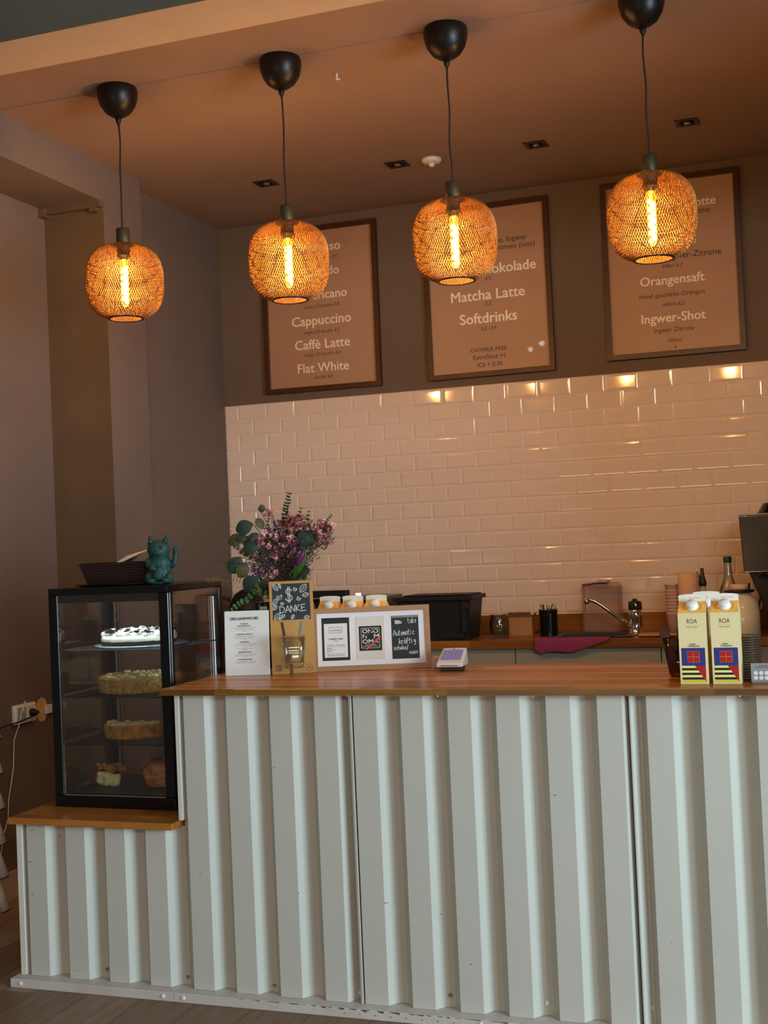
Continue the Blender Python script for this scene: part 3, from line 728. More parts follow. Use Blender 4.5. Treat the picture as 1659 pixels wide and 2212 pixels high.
P_ = [('b', (0, .006, .036), .040, (.98, .82, .98)), ('b', (0, .004, .066), .036, (1.05, .82, .95)), ('c', (0, 0, .001), (0, 0, .006), .040, .042),
      ('b', (0, -.002, .110), .0365, (1.02, .86, .84)), ('b', (0, -.002, .100), .034, (1.02, .85, .7)), ('b', (0, -.026, .100), .013, (1.3, .7, .7)),
      ('c', (-.020, 0, .122), (-.028, .0, .156), .0165, .003), ('c', (.020, 0, .122), (.028, 0, .156), .0165, .003),
      ('b', (-.024, -.026, .012), .015, (1.1, 1.2, .7)), ('b', (.026, -.026, .012), .015, (1.1, 1.2, .7)),
      ('b', (-.033, -.008, .018), .019, (.7, 1, 1.05)), ('b', (.033, -.008, .018), .019, (.7, 1, 1.05)),
      ('b', (-.034, -.006, .068), .013, (.9, .9, 1.4)), ('c', (-.034, -.012, .062), (-.018, -.032, .052), .010, .008), ('b', (-.015, -.034, .052), .0095, (1.1, .9, .9)),
      ('b', (.004, -.033, .034), .018, (.85, .4, 1.25), (0, .35, 0)),
      ('b', (.036, .0, .060), .012, (1, .9, 1.2)), ('c', (.036, 0, .058), (.050, -.004, .062), .0105, .010), ('c', (.050, -.004, .060), (.056, -.006, .098), .0105, .0085), ('b', (.055, -.008, .107), .0105, (.9, 1, 1.05)),
      ('b', (0, .034, .02), .014, (1, 1, 1))]
link('body', blob(P_, .0019), cat)
Mc2 = mat('dark_green_relief', '#163a36', .4)
g = G()
for s_ in (-1, 1):
    g.ball((s_*.0145, -.0305, .1135), .0068, (1.15, .35, .55), 12, 8)
    stroke(g, [(s_*.005, .119), (s_*.012, .1205), (s_*.02, .118)], .0018, -.0295, .003)
g.obj('eye', Mc2, cat, True)
G().ball((0, -.0365, .1045), .0032, (1.3, .7, .8), 8, 6).obj('nose', Mc2, cat, True)
g = G(); stroke(g, [(-.008, .0945), (-.003, .0935), (0, .0965), (.003, .0935), (.008, .0945)], .0014, -.0345, .003); g.obj('mouth', Mc2, cat)
G().lathe([(.033, .083), (.0355, .085), (.033, .087)], 28, sy=.82, cap=False).obj('collar', Mc2, cat, True)
for s_ in (-1, 1): G().cyl((s_*.0225, -.0105, .130), (s_*.0265, -.004, .150), .009, .002, 10).obj('inner_ear', Mc2, cat, True)

# ------------------------------------------------------------------ stroke lettering for the chalk writing
GL = {'D': [[(0, 0), (0, 1), (.5, .85), (.65, .5), (.45, .1), (0, 0)]], 'A': [[(0, 0), (.35, 1), (.65, 0)], [(.12, .35), (.55, .35)]],
      'N': [[(0, 0), (.05, 1), (.5, .05), (.6, 1)]], 'K': [[(0, 0), (.05, 1)], [(.5, 1), (.05, .45), (.6, 0)]], 'E': [[(.55, 1), (0, .95), (.05, 0), (.6, .05)], [(.05, .52), (.45, .55)]],
      'T': [[(-.05, .95), (.6, 1)], [(.3, .98), (.25, 0)]], 'I': [[(.15, 1), (.12, 0)]], 'P': [[(.05, 0), (.1, 1), (.5, .85), (.45, .55), (.08, .5)]],
      'O': [[(.3, 1), (.05, .7), (.05, .3), (.3, 0), (.55, .3), (.55, .75), (.3, 1)]],
      'a': [[(.45, .55), (.2, .6), (.05, .3), (.15, .02), (.4, .15), (.45, .6), (.5, 0)]], 'u': [[(.05, .6), (.08, .1), (.3, .02), (.42, .2), (.45, .6), (.5, 0)]],
      't': [[(.22, .95), (.2, .1), (.38, 0)], [(.02, .62), (.42, .65)]], 'o': [[(.25, .6), (.05, .3), (.22, 0), (.45, .25), (.25, .6)]],
      'm': [[(.02, 0), (.05, .6), (.05, .3), (.2, .58), (.25, 0), (.28, .35), (.42, .58), (.5, 0)]], 'i': [[(.15, .6), (.16, 0)], [(.16, .8), (.17, .85)]], 'c': [[(.42, .5), (.2, .6), (.05, .3), (.2, .02), (.45, .1)]],
      'k': [[(.05, 0), (.08, 1)], [(.42, .6), (.08, .28), (.48, 0)]], 'r': [[(.08, 0), (.1, .6), (.12, .35), (.4, .58)]], 'ä': [[(.45, .55), (.2, .6), (.05, .3), (.15, .02), (.4, .15), (.45, .6), (.5, 0)], [(.15, .8), (.16, .86)], [(.35, .8), (.36, .86)]],
      'f': [[(.45, .95), (.25, .98), (.2, .7), (.18, 0)], [(.02, .55), (.4, .58)]], 'g': [[(.42, .5), (.2, .6), (.08, .3), (.3, .15), (.42, .55), (.42, -.2), (.2, -.35), (.05, -.25)]],
      's': [[(.4, .55), (.15, .6), (.1, .4), (.38, .2), (.3, .02), (.05, .05)]], 'h': [[(.05, 0), (.08, 1)], [(.07, .3), (.25, .58), (.42, .4), (.42, 0)]], 'n': [[(.05, 0), (.07, .6), (.08, .35), (.28, .58), (.42, .4), (.44, 0)]],
      'e': [[(.08, .3), (.42, .35), (.3, .6), (.1, .45), (.1, .1), (.4, .05)]], '/': [[(0, -.2), (.4, 1.05)]], ' ': [], '$': [[(.60, .80), (.52, .91), (.34, .97), (.14, .91), (.05, .77), (.11, .63), (.30, .53), (.50, .43), (.62, .28), (.58, .11), (.36, .02), (.12, .06), (0, .2)], [(.25, -.12), (.25, 1.12)], [(.4, -.12), (.4, 1.12)]],
      'p': [[(.06, -.35), (.08, .6)], [(.08, .5), (.3, .62), (.42, .35), (.25, .05), (.08, .1)]]}
def chalk(name, txt, x, z, h, wd, m, parent, y, th=None, rot=0, sp=.72):
    g = G(); th = th or h*.09; cx = 0; ca, sa = math.cos(rot), math.sin(rot)
    for ch in txt:
        for pl in GL.get(ch, []):
            q = [((cx+a)*wd, b*h) for a, b in pl]; q = [(x+a*ca-b*sa, z+a*sa+b*ca) for a, b in q]; stroke(g, q, th, y)
        cx += sp if ch.isupper() or ch == '$' else sp*.78
    return g.obj(name, m, parent)
def leafdraw(g, cx, cz, L, wdt, ang, th, y):
    ca, sa = math.cos(ang), math.sin(ang); f = lambda a, b: (cx+a*ca-b*sa, cz+a*sa+b*ca)
    up_ = [f(L*(k/8-.5), wdt*math.sin(PI*k/8)**.8) for k in range(9)]; dn = [f(L*(k/8-.5), -wdt*math.sin(PI*k/8)**.8) for k in range(9)]
    stroke(g, up_, th, y); stroke(g, dn, th, y); stroke(g, [f(-L/2, 0), f(L/2, 0)], th*.8, y)
    for k in (-.22, 0, .22): stroke(g, [f(L*k-L*.08, 0), f(L*k+L*.06, wdt*.8)], th*.6, y); stroke(g, [f(L*k-L*.08, 0), f(L*k+L*.06, -wdt*.8)], th*.6, y)

# ------------------------------------------------------------------ signs standing on the bar top
ZT = .9094
t = thing('menu_card', 'white rounded card headed GRILLSANDWICHES standing on the bar', 'menu card', (1.016, -2.128, ZT), (math.radians(-4), 0, math.radians(12.7)))
G().box(0, .144, 0, .003, 0, .204).bevel(.0014, 1).obj('card', M_card, t)
texts('heading', [('GRILLSANDWICHES', .092, .0088, .064, .180, 0, .02)], M_dark, t, y=-.0004)
gm = mat('grey_print', '#77706a', .7)
for hz, hw, rows in ((.163, .026, (.156,)), (.1565, .042, (.1505, .1455, .141)), (.130, .052, (.1235, .1185, .1145)), (.106, .03, (.0995, .0945, .0895, .085, .081)), (.074, .042, (.0675, .063, .0585)), (.051, .046, (.0445, .0405))):
    texts('dish_name', [({.163: 'TOMATE', .1565: 'MOZZARELLA', .130: 'GEMÜSE & PESTO', .106: 'SCHINKEN', .074: 'SÜSSKARTOFFEL', .051: 'ZIEGENKÄSE'}[hz], hw, .0042, .064, hz, 0, .01)], M_dark, t, y=-.0001)
    if hz != .163: texts('dish_text', [(['mit Tomate, Basilikum und Olivenöl', 'auf geröstetem Sauerteigbrot', '6,50', 'Käse, Salat und Senf', '5,90'][k % 5], [.07, .062, .012, .05, .012][k % 5], .0026, .064, z_, 0, -.005) for k, z_ in enumerate(rows)], gm, t, y=-.0001, join=True)
t = thing('tip_board', 'plywood tip board with chalk DANKE panel and dollar sign', 'tip board', (1.164, -2.098, ZT), (math.radians(-5), 0, math.radians(24)))
W_, H_ = .1385, .293
G().box(0, W_, 0, .009, 0, H_).bevel(.001, 1).obj('board', M_kraft, t)
cp_ = G().box(.010, W_-.010, -.0012, -.0001, .170, .2845).obj('chalk_panel', M_chalk, t)
yy = -.0013
chalk('dollar_sign', '$', .051, .229, .040, .035, M_chalkw, cp_, yy, .0019)
for (x, z, h, rt_) in ((.028, .232, .014, .35), (.075, .262, .010, -.3), (.084, .233, .011, -.5), (.034, .217, .009, -.1), (.038, .176, .010, .3)):
    chalk('tip_word', 'TIP', x, z, h, h*.62, M_chalkw, cp_, yy, .0013, rt_)
chalk('thanks_word', 'DANKE', .033, .192, .021, .0235, M_chalkw, cp_, yy, .0017, .06)
for j, (cx, cz, L, wd_, an) in enumerate(((.020, .274, .026, .006, -.9), (.034, .278, .018, .004, -1.2), (.108, .268, .032, .009, .9), (.115, .247, .022, .007, .3), (.0185, .228, .026, .0065, 1.1), (.017, .210, .018, .006, .8), (.023, .182, .028, .007, .9), (.034, .176, .014, .004, .6), (.116, .176, .018, .006, .2), (.072, .179, .016, .005, 1.0))):
    gg = G(); leafdraw(gg, cx, cz, L, wd_, an, .0010, yy); gg.obj('chalk_leaf', M_chalkw, cp_)
mb = mat('copper_bracket', '#3a1412', .35, metal=.3); mc = mat('bracket_grey', '#5d6d70', .3, metal=.6)
for (x0, x1, m_) in ((.033, .041, mb), (.095, .103, mc)):
    G().prism([(x0, .163), (x1, .163), (x1+(.006 if x0 < .05 else -.008), .120), (x0+(.006 if x0 < .05 else -.008), .120)], .0008, Matrix.Translation((0, -.001, 0))).obj('slot', m_, t)
G().box(.057, .066, -.0012, -.0001, 0, .030).obj('slit', M_edge, t)
texts('imprint', [('HEIDE', .018, .0045, .021, .0270, 0, .02), ('GETUIN', .021, .0045, .0215, .0195, 0, .02), ('SCHMIDT', .020, .0045, .0215, .0125, 0, .02), ('YC', .009, .006, .117, .0185, 0, .02)], M_dark, t, y=-.0001)
g = G()
stroke(g, [(.117+.011*math.cos(k/20*2*PI), .0185+.011*math.sin(k/20*2*PI)) for k in range(21)], .0007, -.0001); g.obj('ring_print', M_dark, t)
t2 = thing('tip_glass', 'square drinking glass with a coin hooked on the tip board', 'glass', (1.2395, -2.096, ZT+.026), (0, 0, math.radians(24)))
def sqlathe(prof, seg=32):
    g = G(); g.lathe(prof, seg)
    for v in g.bm.verts:
        a = math.atan2(v.co.y, v.co.x); k = min(1/max(abs(math.cos(a)), abs(math.sin(a))), 1.22); v.co.x *= k*.9; v.co.y *= k*.9
    return g
g = sqlathe([(0, 0), (.029, 0), (.033, .007), (.038, .05), (.0415, .096), (.0395, .096), (.0355, .045), (.0305, .017), (0, .015)])
for v in g.bm.verts: v.co.y -= .036
g.obj('glass', M_glassd, t2, True)
t3 = thing('coin', 'dark copper coin leaning inside the tip glass', 'coin', (1.238, -2.130, ZT+.060), (math.radians(80), 0, math.radians(24)))
G().lathe([(0, 0), (.0095, 0), (.0095, .0018), (0, .0018)], 24).obj('disc', mat('copper_coin', '#4a2414', .35, metal=.7), t3)
t = thing('picture_frame', 'beech picture frame with three coffee cards on the bar', 'picture frame', (1.276, -2.028, ZT), (math.radians(-6), 0, math.radians(17.5))); t.scale = (1, 1, 1.082)
W_, H_ = .374, .1845; b = .015; d = .014
g = G()
for poly in ([(0, 0), (W_, 0), (W_-b, b), (b, b)], [(0, H_), (b, H_-b), (W_-b, H_-b), (W_, H_)], [(0, 0), (b, b), (b, H_-b), (0, H_)], [(W_, 0), (W_, H_), (W_-b, H_-b), (W_-b, b)]):
    g.prism(poly, d, Matrix.Translation((0, -.004, 0)))
g.obj('frame', M_beech, t)
G().box(b, W_-b, .002, .004, b, H_-b).obj('passepartout', M_mat, t)
c1 = G().box(.030, .118, .0008, .0018, .031, .156).obj('card', mat('black_green_card', '#161c16', .5), t)
k1 = G().box(.037, .111, .0002, .0007, .040, .139).obj('paper', M_card, c1)
g = G(); stroke(g, [(.054, .112), (.094, .112), (.094, .128), (.054, .128), (.054, .112)], .0009, .0001); g.obj('logo_box', mat('brown_print', '#8a4a3a', .6), c1)
texts('logo_word', [('onoholika', .034, .0075, .074, .120, .1, .0)], bpy.data.materials['brown_print'], c1, y=.0001)
texts('card_title', [('ONEIRO BAR', .046, .0048, .074, .094, 0, .03)], bpy.data.materials['brown_print'], c1, y=.0001)
texts('card_text', [('THE BAR', .014, .0028, .074, .0875, 0, 0), ('ARABICA  100%  DARK', .058, .003, .074, .0765, 0, 0), ('Säure, Körper und Röstung', .056, .0026, .074, .0725, 0, 0), ('ESPRESSO', .018, .003, .0535, .067, 0, 0), ('BRASILIEN   1kg', .026, .003, .0575, .0625, 0, 0),
                    ('ARABICA', .016, .003, .0525, .058, 0, 0), ('NOUGAT  BEERE  SÜSS', .056, .0028, .074, .050, 0, 0), ('GANZE BOHNE FRISCH GERÖSTET', .056, .0028, .074, .0455, 0, 0)], M_dark, c1, y=.0001, join=True)
c2 = G().box(.138, .229, .0010, .0018, .031, .156).obj('card', mat('cream_card', '#ddd2c4', .6), t)
G().box(.148, .220, .0004, .0009, .056, .128).obj('label', M_blackm, c2)
g = G(); stroke(g, [(.155, .064), (.213, .064), (.213, .122), (.155, .122), (.155, .064)], .0009, .0003); g.obj('label_border', M_chalkw, c2)
stroke_ = G(); stroke(stroke_, [(.155, .069), (.213, .069)], .0007, .0003); stroke_.obj('label_line', M_chalkw, c2)
for s_, x, z in (('ONO', .184, .1135), ('N', .166, .0985), ('M', .203, .0985), ('OMA', .184, .0835)):
    texts('label_word', [(s_, .050 if len(s_) == 3 else (.012 if s_ == 'N' else .015), .0125, x, z, 0, .01)], M_chalkw, c2, y=.0003)
texts('label_small', [('Onomatopoema', .034, .0035, .184, .0735, 0, 0)], M_chalkw, c2, y=.0003)
G().prism([(.163, .098), (.197, .122), (.199, .118), (.166, .094)], .0004, Matrix.Translation((0, -.0010, 0))).obj('red_bar', mat('dull_red', '#6b2a24', .5), c2)
G().prism([(.168, .062), (.215, .099), (.217, .092), (.172, .058)], .0004, Matrix.Translation((0, -.0012, 0))).obj('red_bar', M_red, c2)
c3 = G().box(.252, .338, .0008, .0018, .029, .155).obj('card', M_chalk, t)
G().box(.253, .337, .0002, .0007, .149, .1545).obj('rubbed_edge', mat('chalk_smear', '#8d8a84', .8), c3)
g = G()
for k in range(5): stroke(g, [(.263, .133+k*.0022), (.268, .1305+k*.0022), (.280, .132+k*.002)], .0012, .0006)
g.obj('rubbed_word', M_chalkw, c3)
chalk('chalk_word', 'One', .268, .131, .011, .010, M_chalkw, c3, .0006, .0011)
chalk('chalk_word', 'take', .303, .131, .017, .0135, M_chalkw, c3, .0006, .0011, .05)
chalk('chalk_word', 'Automatic', .256, .096, .017, .0145, M_chalkw, c3, .0006, .0012, .04, .66)
chalk('chalk_word', 'kräftig', .274, .072, .016, .0150, M_chalkw, c3, .0006, .0014, .04, .66)
chalk('chalk_word', 'schoko/', .257, .055, .013, .0125, M_chalkw, c3, .0006, .0014, .02, .7)
chalk('chalk_word', 'nuss', .306, .042, .012, .013, M_chalkw, c3, .0006, .0013, .04, .7)

# ------------------------------------------------------------------ cartons
M_cart = mat('carton_cream', '#ecd9a2', .5, var=.02)
M_cartw = mat('carton_white', '#efe6d6', .5)
M_carto = mat('carton_orange', '#f3b955', .5)
M_blue = mat('print_blue', '#24347a', .5); M_navy = mat('print_navy', '#141a33', .5); M_oliv = mat('print_black', '#1b1a08', .5)
M_yel = mat('print_yellow', '#e8cf1c', .5); M_yelp = mat('print_pale_yellow', '#f0e48c', .5); M_redp = mat('print_red', '#b01a17', .5); M_orl = mat('print_orange', '#e8854a', .5)
M_cap = mat('cap_white', '#f0ece4', .35)
def carton(front, loc, label, rot=0, top=None, w_=.0715, printed=True):
    t = thing('milk_carton', label, 'carton', loc, (0, 0, rot), group=front)
    d = w_; zs, zr, zf = .184, .2125, .2315
    g = G(); bm = g.bm; x = w_/2
    a = [bm.verts.new(q) for q in ((-x, 0, 0), (x, 0, 0), (x, d, 0), (-x, d, 0))]
    s_ = [bm.verts.new(q) for q in ((-x, 0, zs), (x, 0, zs), (x, d, zs), (-x, d, zs))]
    r_ = [bm.verts.new(q) for q in ((-x+.001, d/2, zr), (x-.001, d/2, zr))]
    bm.faces.new(a)
    for i in range(4): bm.faces.new((a[i], a[(i+1) % 4], s_[(i+1) % 4], s_[i]))
    bm.faces.new((s_[2], s_[3], r_[0], r_[1]))
    bm.faces.new((s_[1], s_[2], r_[1])); bm.faces.new((s_[3], s_[0], r_[0])); bm.faces.new((s_[0], s_[1], r_[1], r_[0]))
    g.obj('box', M_cart, t)
    n = Vector((0, -(zr-zs), d/2)).normalized(); q0 = Vector((0, 0, zs)); q1 = Vector((0, d/2, zr))
    g = G(); bm = g.bm
    vs = [bm.verts.new(v) for v in (Vector((-x+.001, 0, zs))+n*.0004, Vector((x-.001, 0, zs))+n*.0004, Vector((x-.0015, d/2, zr))+n*.0004, Vector((-x+.0015, d/2, zr))+n*.0004)]
    bm.faces.new(vs); g.obj('gable', M_carto, t)
    top_ = [(-x+.0005, zr-.003), (x-.0005, zr-.003), (x-.0005, zf-.004)] + [(x*math.cos(PI*k/10)*.985, zf-.004+.004*math.sin(PI*k/10)) for k in range(1, 10)] + [(-x+.0005, zf-.004)]
    fin = G().prism(top_, .0022, Matrix.Translation((0, d/2-.0011, 0))).obj('fin', M_cartw, t)
    c_ = q0.lerp(q1, .52); rm = n.to_track_quat('Z', 'Y').to_matrix().to_4x4()
    cap = G().lathe([(.0165, 0), (.0165, .0035), (.0148, .0045), (.0145, .0125), (.0135, .0145), (0, .0147)], 28, c_+n*.0005, rm).obj('cap', M_cap, t, True)
    g = G()
    for sg in (-1, 1):
        pts = [c_+n*.0008+rm.to_3x3() @ Vector((.0235*math.cos(aa), .0235*math.sin(aa)*.8, 0)) for aa in [(-.7+1.4*k/6)+(0 if sg > 0 else PI) for k in range(7)]]
        g.tube(pts, .0006, 4)
    g.obj('arc_print', mat('gold_print', '#a06a22', .5), t)
    if printed:
        texts('fin_print', [('RESEALABLE - SHAKE WELL', .030, .002, .006, zf-.010, 0, 0)], gm, t, y=d/2-.0013)
        texts('brand_word', [('ROA', .0265, .0125, 0, .163, 0, -.005)], M_dark, t, y=-.0001)
        texts('subtitle', [('Barista Bio', .026, .0032, 0, .1475, 0, 0)], M_dark, t, y=-.0001)
        g = G(); stroke(g, [(-.018, .1515), (.018, .152)], .0003, -.0001); stroke(g, [(-.013, .100), (.017, .1005)], .0003, -.0001); g.obj('rule', gm, t)
        texts('small_word', [('Hafer', .016, .0035, 0, .1035, 0, .01), ('Trinkgenuss', .030, .0032, .001, .0985, 0, .01)], M_dark, t, y=-.0001)
        a0, a1, zb0, zb1, zz = -.0305, .0295, .0475, .0935, .0055
        y = -.0001
        def rect(nm, q, m_, dd=.0003): 
            G().prism(q, dd, Matrix.Translation((0, y-dd, 0))).obj(nm, m_, t)
        rect('blue_panel', [(a0, zb0), (a1, zb0), (a1, zb1), (a0, zb1)], M_blue)
        g_ = .0006; wx0, wx1, wz0, wz1 = -.0155, .0145, .0565, .0845
        rect('window_outline', [(wx0-g_, wz0-g_), (wx1+g_, wz0-g_), (wx1+g_, wz1+g_), (wx0-g_, wz1+g_)], M_orl, .0005)
        xm, zm = (wx0+wx1)/2, (wz0+wz1)/2
        for (p0, p1, p2, p3) in ((wx0, xm-g_, wz0, zm-g_), (xm+g_, wx1, wz0, zm-g_), (wx0, xm-g_, zm+g_, wz1), (xm+g_, wx1, zm+g_, wz1)):
            rect('red_pane', [(p0, p2), (p1, p2), (p1, p3), (p0, p3)], M_redp, .0007)
        n_ = 7; hh = (zb0-zz)/n_
        edge = lambda z_: a0+.033+(a1-a0-.033)*(zb0-z_)/(zb0-zz)
        for k, m_ in enumerate((M_yelp, M_oliv, M_yelp, M_oliv, M_yelp, M_navy, M_yel)):
            zt_, zb_ = zb0-k*hh, zb0-(k+1)*hh
            rect('stripe', [(a0, zb_), (edge(zb_), zb_), (edge(zt_), zt_), (a0, zt_)], m_)
        rect('red_triangle', [(edge(zb0), zb0), (a1, zb0), (a1, zz), ], M_redp)
    return t
c0 = carton('milk cartons at the front edge', (2.4853, -2.366, ZT), 'cream milk carton lettered ROA at bar front, left one')
dup(c0, (2.5672, -2.366, ZT), 'cream milk carton lettered ROA at bar front, right one')
c3_ = carton('milk cartons at the front edge', (2.510, -2.235, ZT), 'plain cream milk carton standing behind the left ROA carton', printed=False)
c4 = carton('oat milk cartons behind the frame', (1.272, -1.885, ZT), 'orange and white carton top behind picture frame, left of three', .05, printed=False)
dup(c4, (1.353, -1.885, ZT), 'orange and white carton top behind picture frame, middle of three')
dup(c4, (1.435, -1.885, ZT), 'orange and white carton top behind picture frame, right of three')

# ------------------------------------------------------------------ card terminal, small box
t = thing('card_terminal', 'white card terminal with bluish screen on the bar', 'card terminal', (1.722, -1.985, ZT), (0, 0, .06))
tm = mat('terminal_white', '#efe0d2', .35)
G().prism([(-.030, 0), (.030, 0), (.034, .012), (-.034, .012)], .07, Matrix.Translation((0, -.032, 0))).bevel(.002, 1).obj('base', mat('terminal_grey', '#3c382c', .5), t)
g = G(); bm = g.bm
q = [(-.041, -.048, .012), (.041, -.048, .012), (.041, .045, .012), (-.041, .045, .012), (-.041, -.048, .024), (.041, -.048, .024), (.038, .045, .064), (-.038, .045, .064)]
v = [bm.verts.new(k) for k in q]
for f in ((0, 3, 2, 1), (4, 5, 6, 7), (0, 1, 5, 4), (1, 2, 6, 5), (2, 3, 7, 6), (3, 0, 4, 7)): bm.faces.new([v[i] for i in f])
g.bevel(.005, 3).obj('shell', tm, t, True)
mt = Matrix.Translation((0, -.0015, .0445)) @ Matrix.Rotation(math.atan2(.040, .093), 4, 'X')
G().box(-.031, .031, -.030, .033, .0003, .0012, mt).obj('screen', mat('screen', '#8b86b5', .15, emit='#8f8cc4', es=.12), t)
G().box(-.027, .027, -.0492, -.0482, .0165, .0182).obj('card_slot', M_blackm, t)
G().box(-.003, .003, .037, .0385, .0003, .0012, mt).obj('camera_dot', M_blackm, t)
t = thing('sugar_packet_box', 'small pinkish paper box left of the card terminal', 'box', (1.655, -1.930, ZT), (0, 0, .2))
G().box(-.012, .012, -.01, .01, 0, .036).bevel(.001, 1).obj('box', mat('pink_paper', '#d8a99a', .6, var=.05), t)
G().box(-.0122, .0122, -.0102, .0102, .0245, .026).obj('fold', mat('pink_paper_fold', '#b88878', .6), t)

# ------------------------------------------------------------------ vase with bouquet
BX, BY = 1.185, -1.955
t = thing('vase', 'rounded clear glass vase behind the tip board', 'vase', (BX, BY, ZT))
g = G().lathe([(0, 0), (.045, 0), (.058, .01), (.074, .05), (.080, .11), (.078, .17), (.066, .215), (.046, .243), (.042, .262), (.048, .272), (.0455, .272), (.040, .262), (.044, .243), (.0635, .215), (.0755, .17), (.0775, .11), (.0715, .05), (.055, .014), (0, .006)], 40)
g.obj('glass', M_glassd, t, True)
bq = thing('flower_bouquet', 'mixed bouquet of pink wax flowers and eucalyptus in the vase', 'bouquet', (BX, BY, ZT+.02))
def bw(u, v, dy=0):   # picture-plane offsets of the bouquet measured in the plane of the vase, local to the bouquet
    return Vector((1.163+(u-612)*.00166-BX, dy, 1.297-(v-1190)*.0015-ZT-.02))
M_leafd = mat('eucalyptus_leaf', '#24392b', .6, var=.12, vscale=25); M_leafy = mat('olive_leaf', '#4c4216', .6, var=.15, vscale=25); M_leafg = mat('tulip_leaf', '#2f5c14', .45, var=.1)
M_stem = mat('stem', '#4a4a22', .7); M_pink = mat('wax_flower', '#b05a68', .5, var=.18, vscale=120); M_pinkl = mat('wax_flower_pale', '#e0a0a4', .5, var=.1); M_heart = mat('flower_heart', '#6a1c3a', .5)
M_purp = mat('statice', '#5a3478', .6, var=.3, vscale=100); M_brown = mat('dry_bud', '#6a4a34', .7)
def leaf_me(L, wd, m):
    g = G(); bm = g.bm; n = 8; rows = []
    for k in range(n+1):
        f = k/n; hw = wd*math.sin(PI*min(1, f*.93+.02))**.75; z = .12*L*math.sin(PI*f)
        rows.append([bm.verts.new((s_*hw, L*f, z-abs(s_)*hw*.18)) for s_ in (-1, -.5, 0, .5, 1)])
    for a, b in zip(rows[:-1], rows[1:]):
        for j in range(4): bm.faces.new((a[j], a[j+1], b[j+1], b[j]))
    return g.mesh('leaf', m, True)
LMD = leaf_me(1, .42, M_leafd); LMY = leaf_me(1, .42, M_leafy); LMR = leaf_me(1, .5, M_leafd); LMG = leaf_me(1, .13, M_leafg)
def leaf(me, base, tip, roll=0, face=.9):
    d = tip-base; L = d.length; yv = d.normalized(); zv = Vector((.15, -1, .1)) + Vector((roll, 0, roll*.5)); zv = (zv-yv*zv.dot(yv)).normalized(); xv = yv.cross(zv)
    o = link('leaf', me, bq); m = Matrix((xv*L, yv*L, zv*L)).transposed().to_4x4(); m.translation = base; o.matrix_local = m; return o
src = Vector((0, 0, .24))
sg = G()
def stem(tip, m=None, rad=.0012, bend=.03):
    t_ = Vector(tip); mid = src.lerp(t_, .5)+Vector((0, 0, bend)); p0 = Vector((t_.x*.12, t_.y*.12+.0, .03))
    pts = [p0, src*.8+Vector((t_.x*.1, 0, -.03)), src.lerp(t_, .15), mid, t_]
    sg.tube(pts, rad, 5)
big = [(LMD, 552, 1128, 520, 1142, .3), (LMD, 540, 1158, 519, 1158, .5), (LMY, 530, 1158, 501, 1166, .2), (LMD, 563, 1150, 548, 1163, .3), (LMD, 560, 1172, 533, 1186, .4), (LMY, 556, 1185, 538, 1190, 1.2),
       (LMD, 522, 1200, 500, 1232, .3), (LMY, 532, 1212, 521, 1243, .5), (LMR, 560, 1246, 533, 1270, .3), (LMD, 586, 1250, 562, 1281, .8), (LMR, 672, 1150, 652, 1180, .6), (LMY, 568, 1105, 572, 1088, .4),
       (LMY, 572, 1140, 562, 1118, .7), (LMY, 560, 1172, 527, 1163, .8), (LMD, 640, 1240, 671, 1235, 1.0)]
for (me_, u0, v0, u1, v1, ro) in big:
    dy = random.uniform(-.035, -.005); b_ = bw(u0, v0, dy); e_ = bw(u1, v1, dy-.01); leaf(me_, b_, b_+(e_-b_)*1.04, ro); stem(b_)
leaf(LMG, bw(636, 1255, -.03), bw(667, 1190, -.045), .2)
leaf(LMG, bw(650, 1262, -.0), bw(648, 1205, -.01), .9)
# tulip bud
g = G().ball((0, 0, 0), .011, (1, 1, 2.6), 12, 10, Euler((0, .55, 0)))
tb = g.obj('tulip_bud', mat('tulip_purple', '#5c1a50', .45), bq, True, bw(656, 1208, -.05)); stem(bw(650, 1225, -.04))
# eucalyptus sprigs: small leaf pairs
def sprig(pts, n, sz, me):
    P0 = [bw(*q) for q in pts]
    stem(P0[0]); sg.tube(P0, .001, 5)
    for k in range(n):
        f = k/(n-1)*(len(P0)-1); i = min(int(f), len(P0)-2); c = P0[i].lerp(P0[i+1], f-i); d = (P0[i+1]-P0[i]).normalized()
        for s_ in (-1, 1):
            a = Vector((s_, random.uniform(-.8, .3), 0)); a = (a-d*a.dot(d)).normalized()
            leaf(me, c, c+(a+d*.35)*sz*(1-.45*k/n), random.uniform(-.8, .8))
LMS = leaf_me(1, .3, mat('small_dark_leaf', '#2c3a1c', .55, var=.2)); LMI = leaf_me(1, .5, mat('small_green_leaf', '#4f7a3c', .5, var=.2))
sprig([(617, 1135, 0), (616, 1110, 0), (621, 1090, -.005), (628, 1067, -.01)], 11, .016, LMS)
sprig([(545, 1200, -.02), (520, 1180, -.03), (500, 1167, -.03)], 7, .014, LMS)
sprig([(530, 1215, -.03), (500, 1208, -.05), (476, 1208, -.055)], 8, .009, LMS)
sprig([(565, 1265, -.05), (545, 1290, -.06), (522, 1302, -.06), (503, 1318, -.06)], 9, .014, LMI)
sprig([(640, 1150, 0), (643, 1120, 0), (650, 1100, 0)], 6, .012, LMS)
sprig([(665, 1150, 0), (665, 1125, -.01), (668, 1108, -.01)], 5, .010, LMS)
sprig([(600, 1285, -.06), (585, 1280, -.06), (560, 1275, -.06)], 5, .014, LMI)
sprig([(680, 1180, 0), (697, 1190, 0), (703, 1178, 0)], 8, .008, LMS)
sprig([(675, 1160, 0), (695, 1140, 0), (712, 1118, 0)], 10, .009, LMS)
sprig([(580, 1150, -.02), (583, 1125, -.02), (587, 1108, -.02)], 7, .009, LMS)
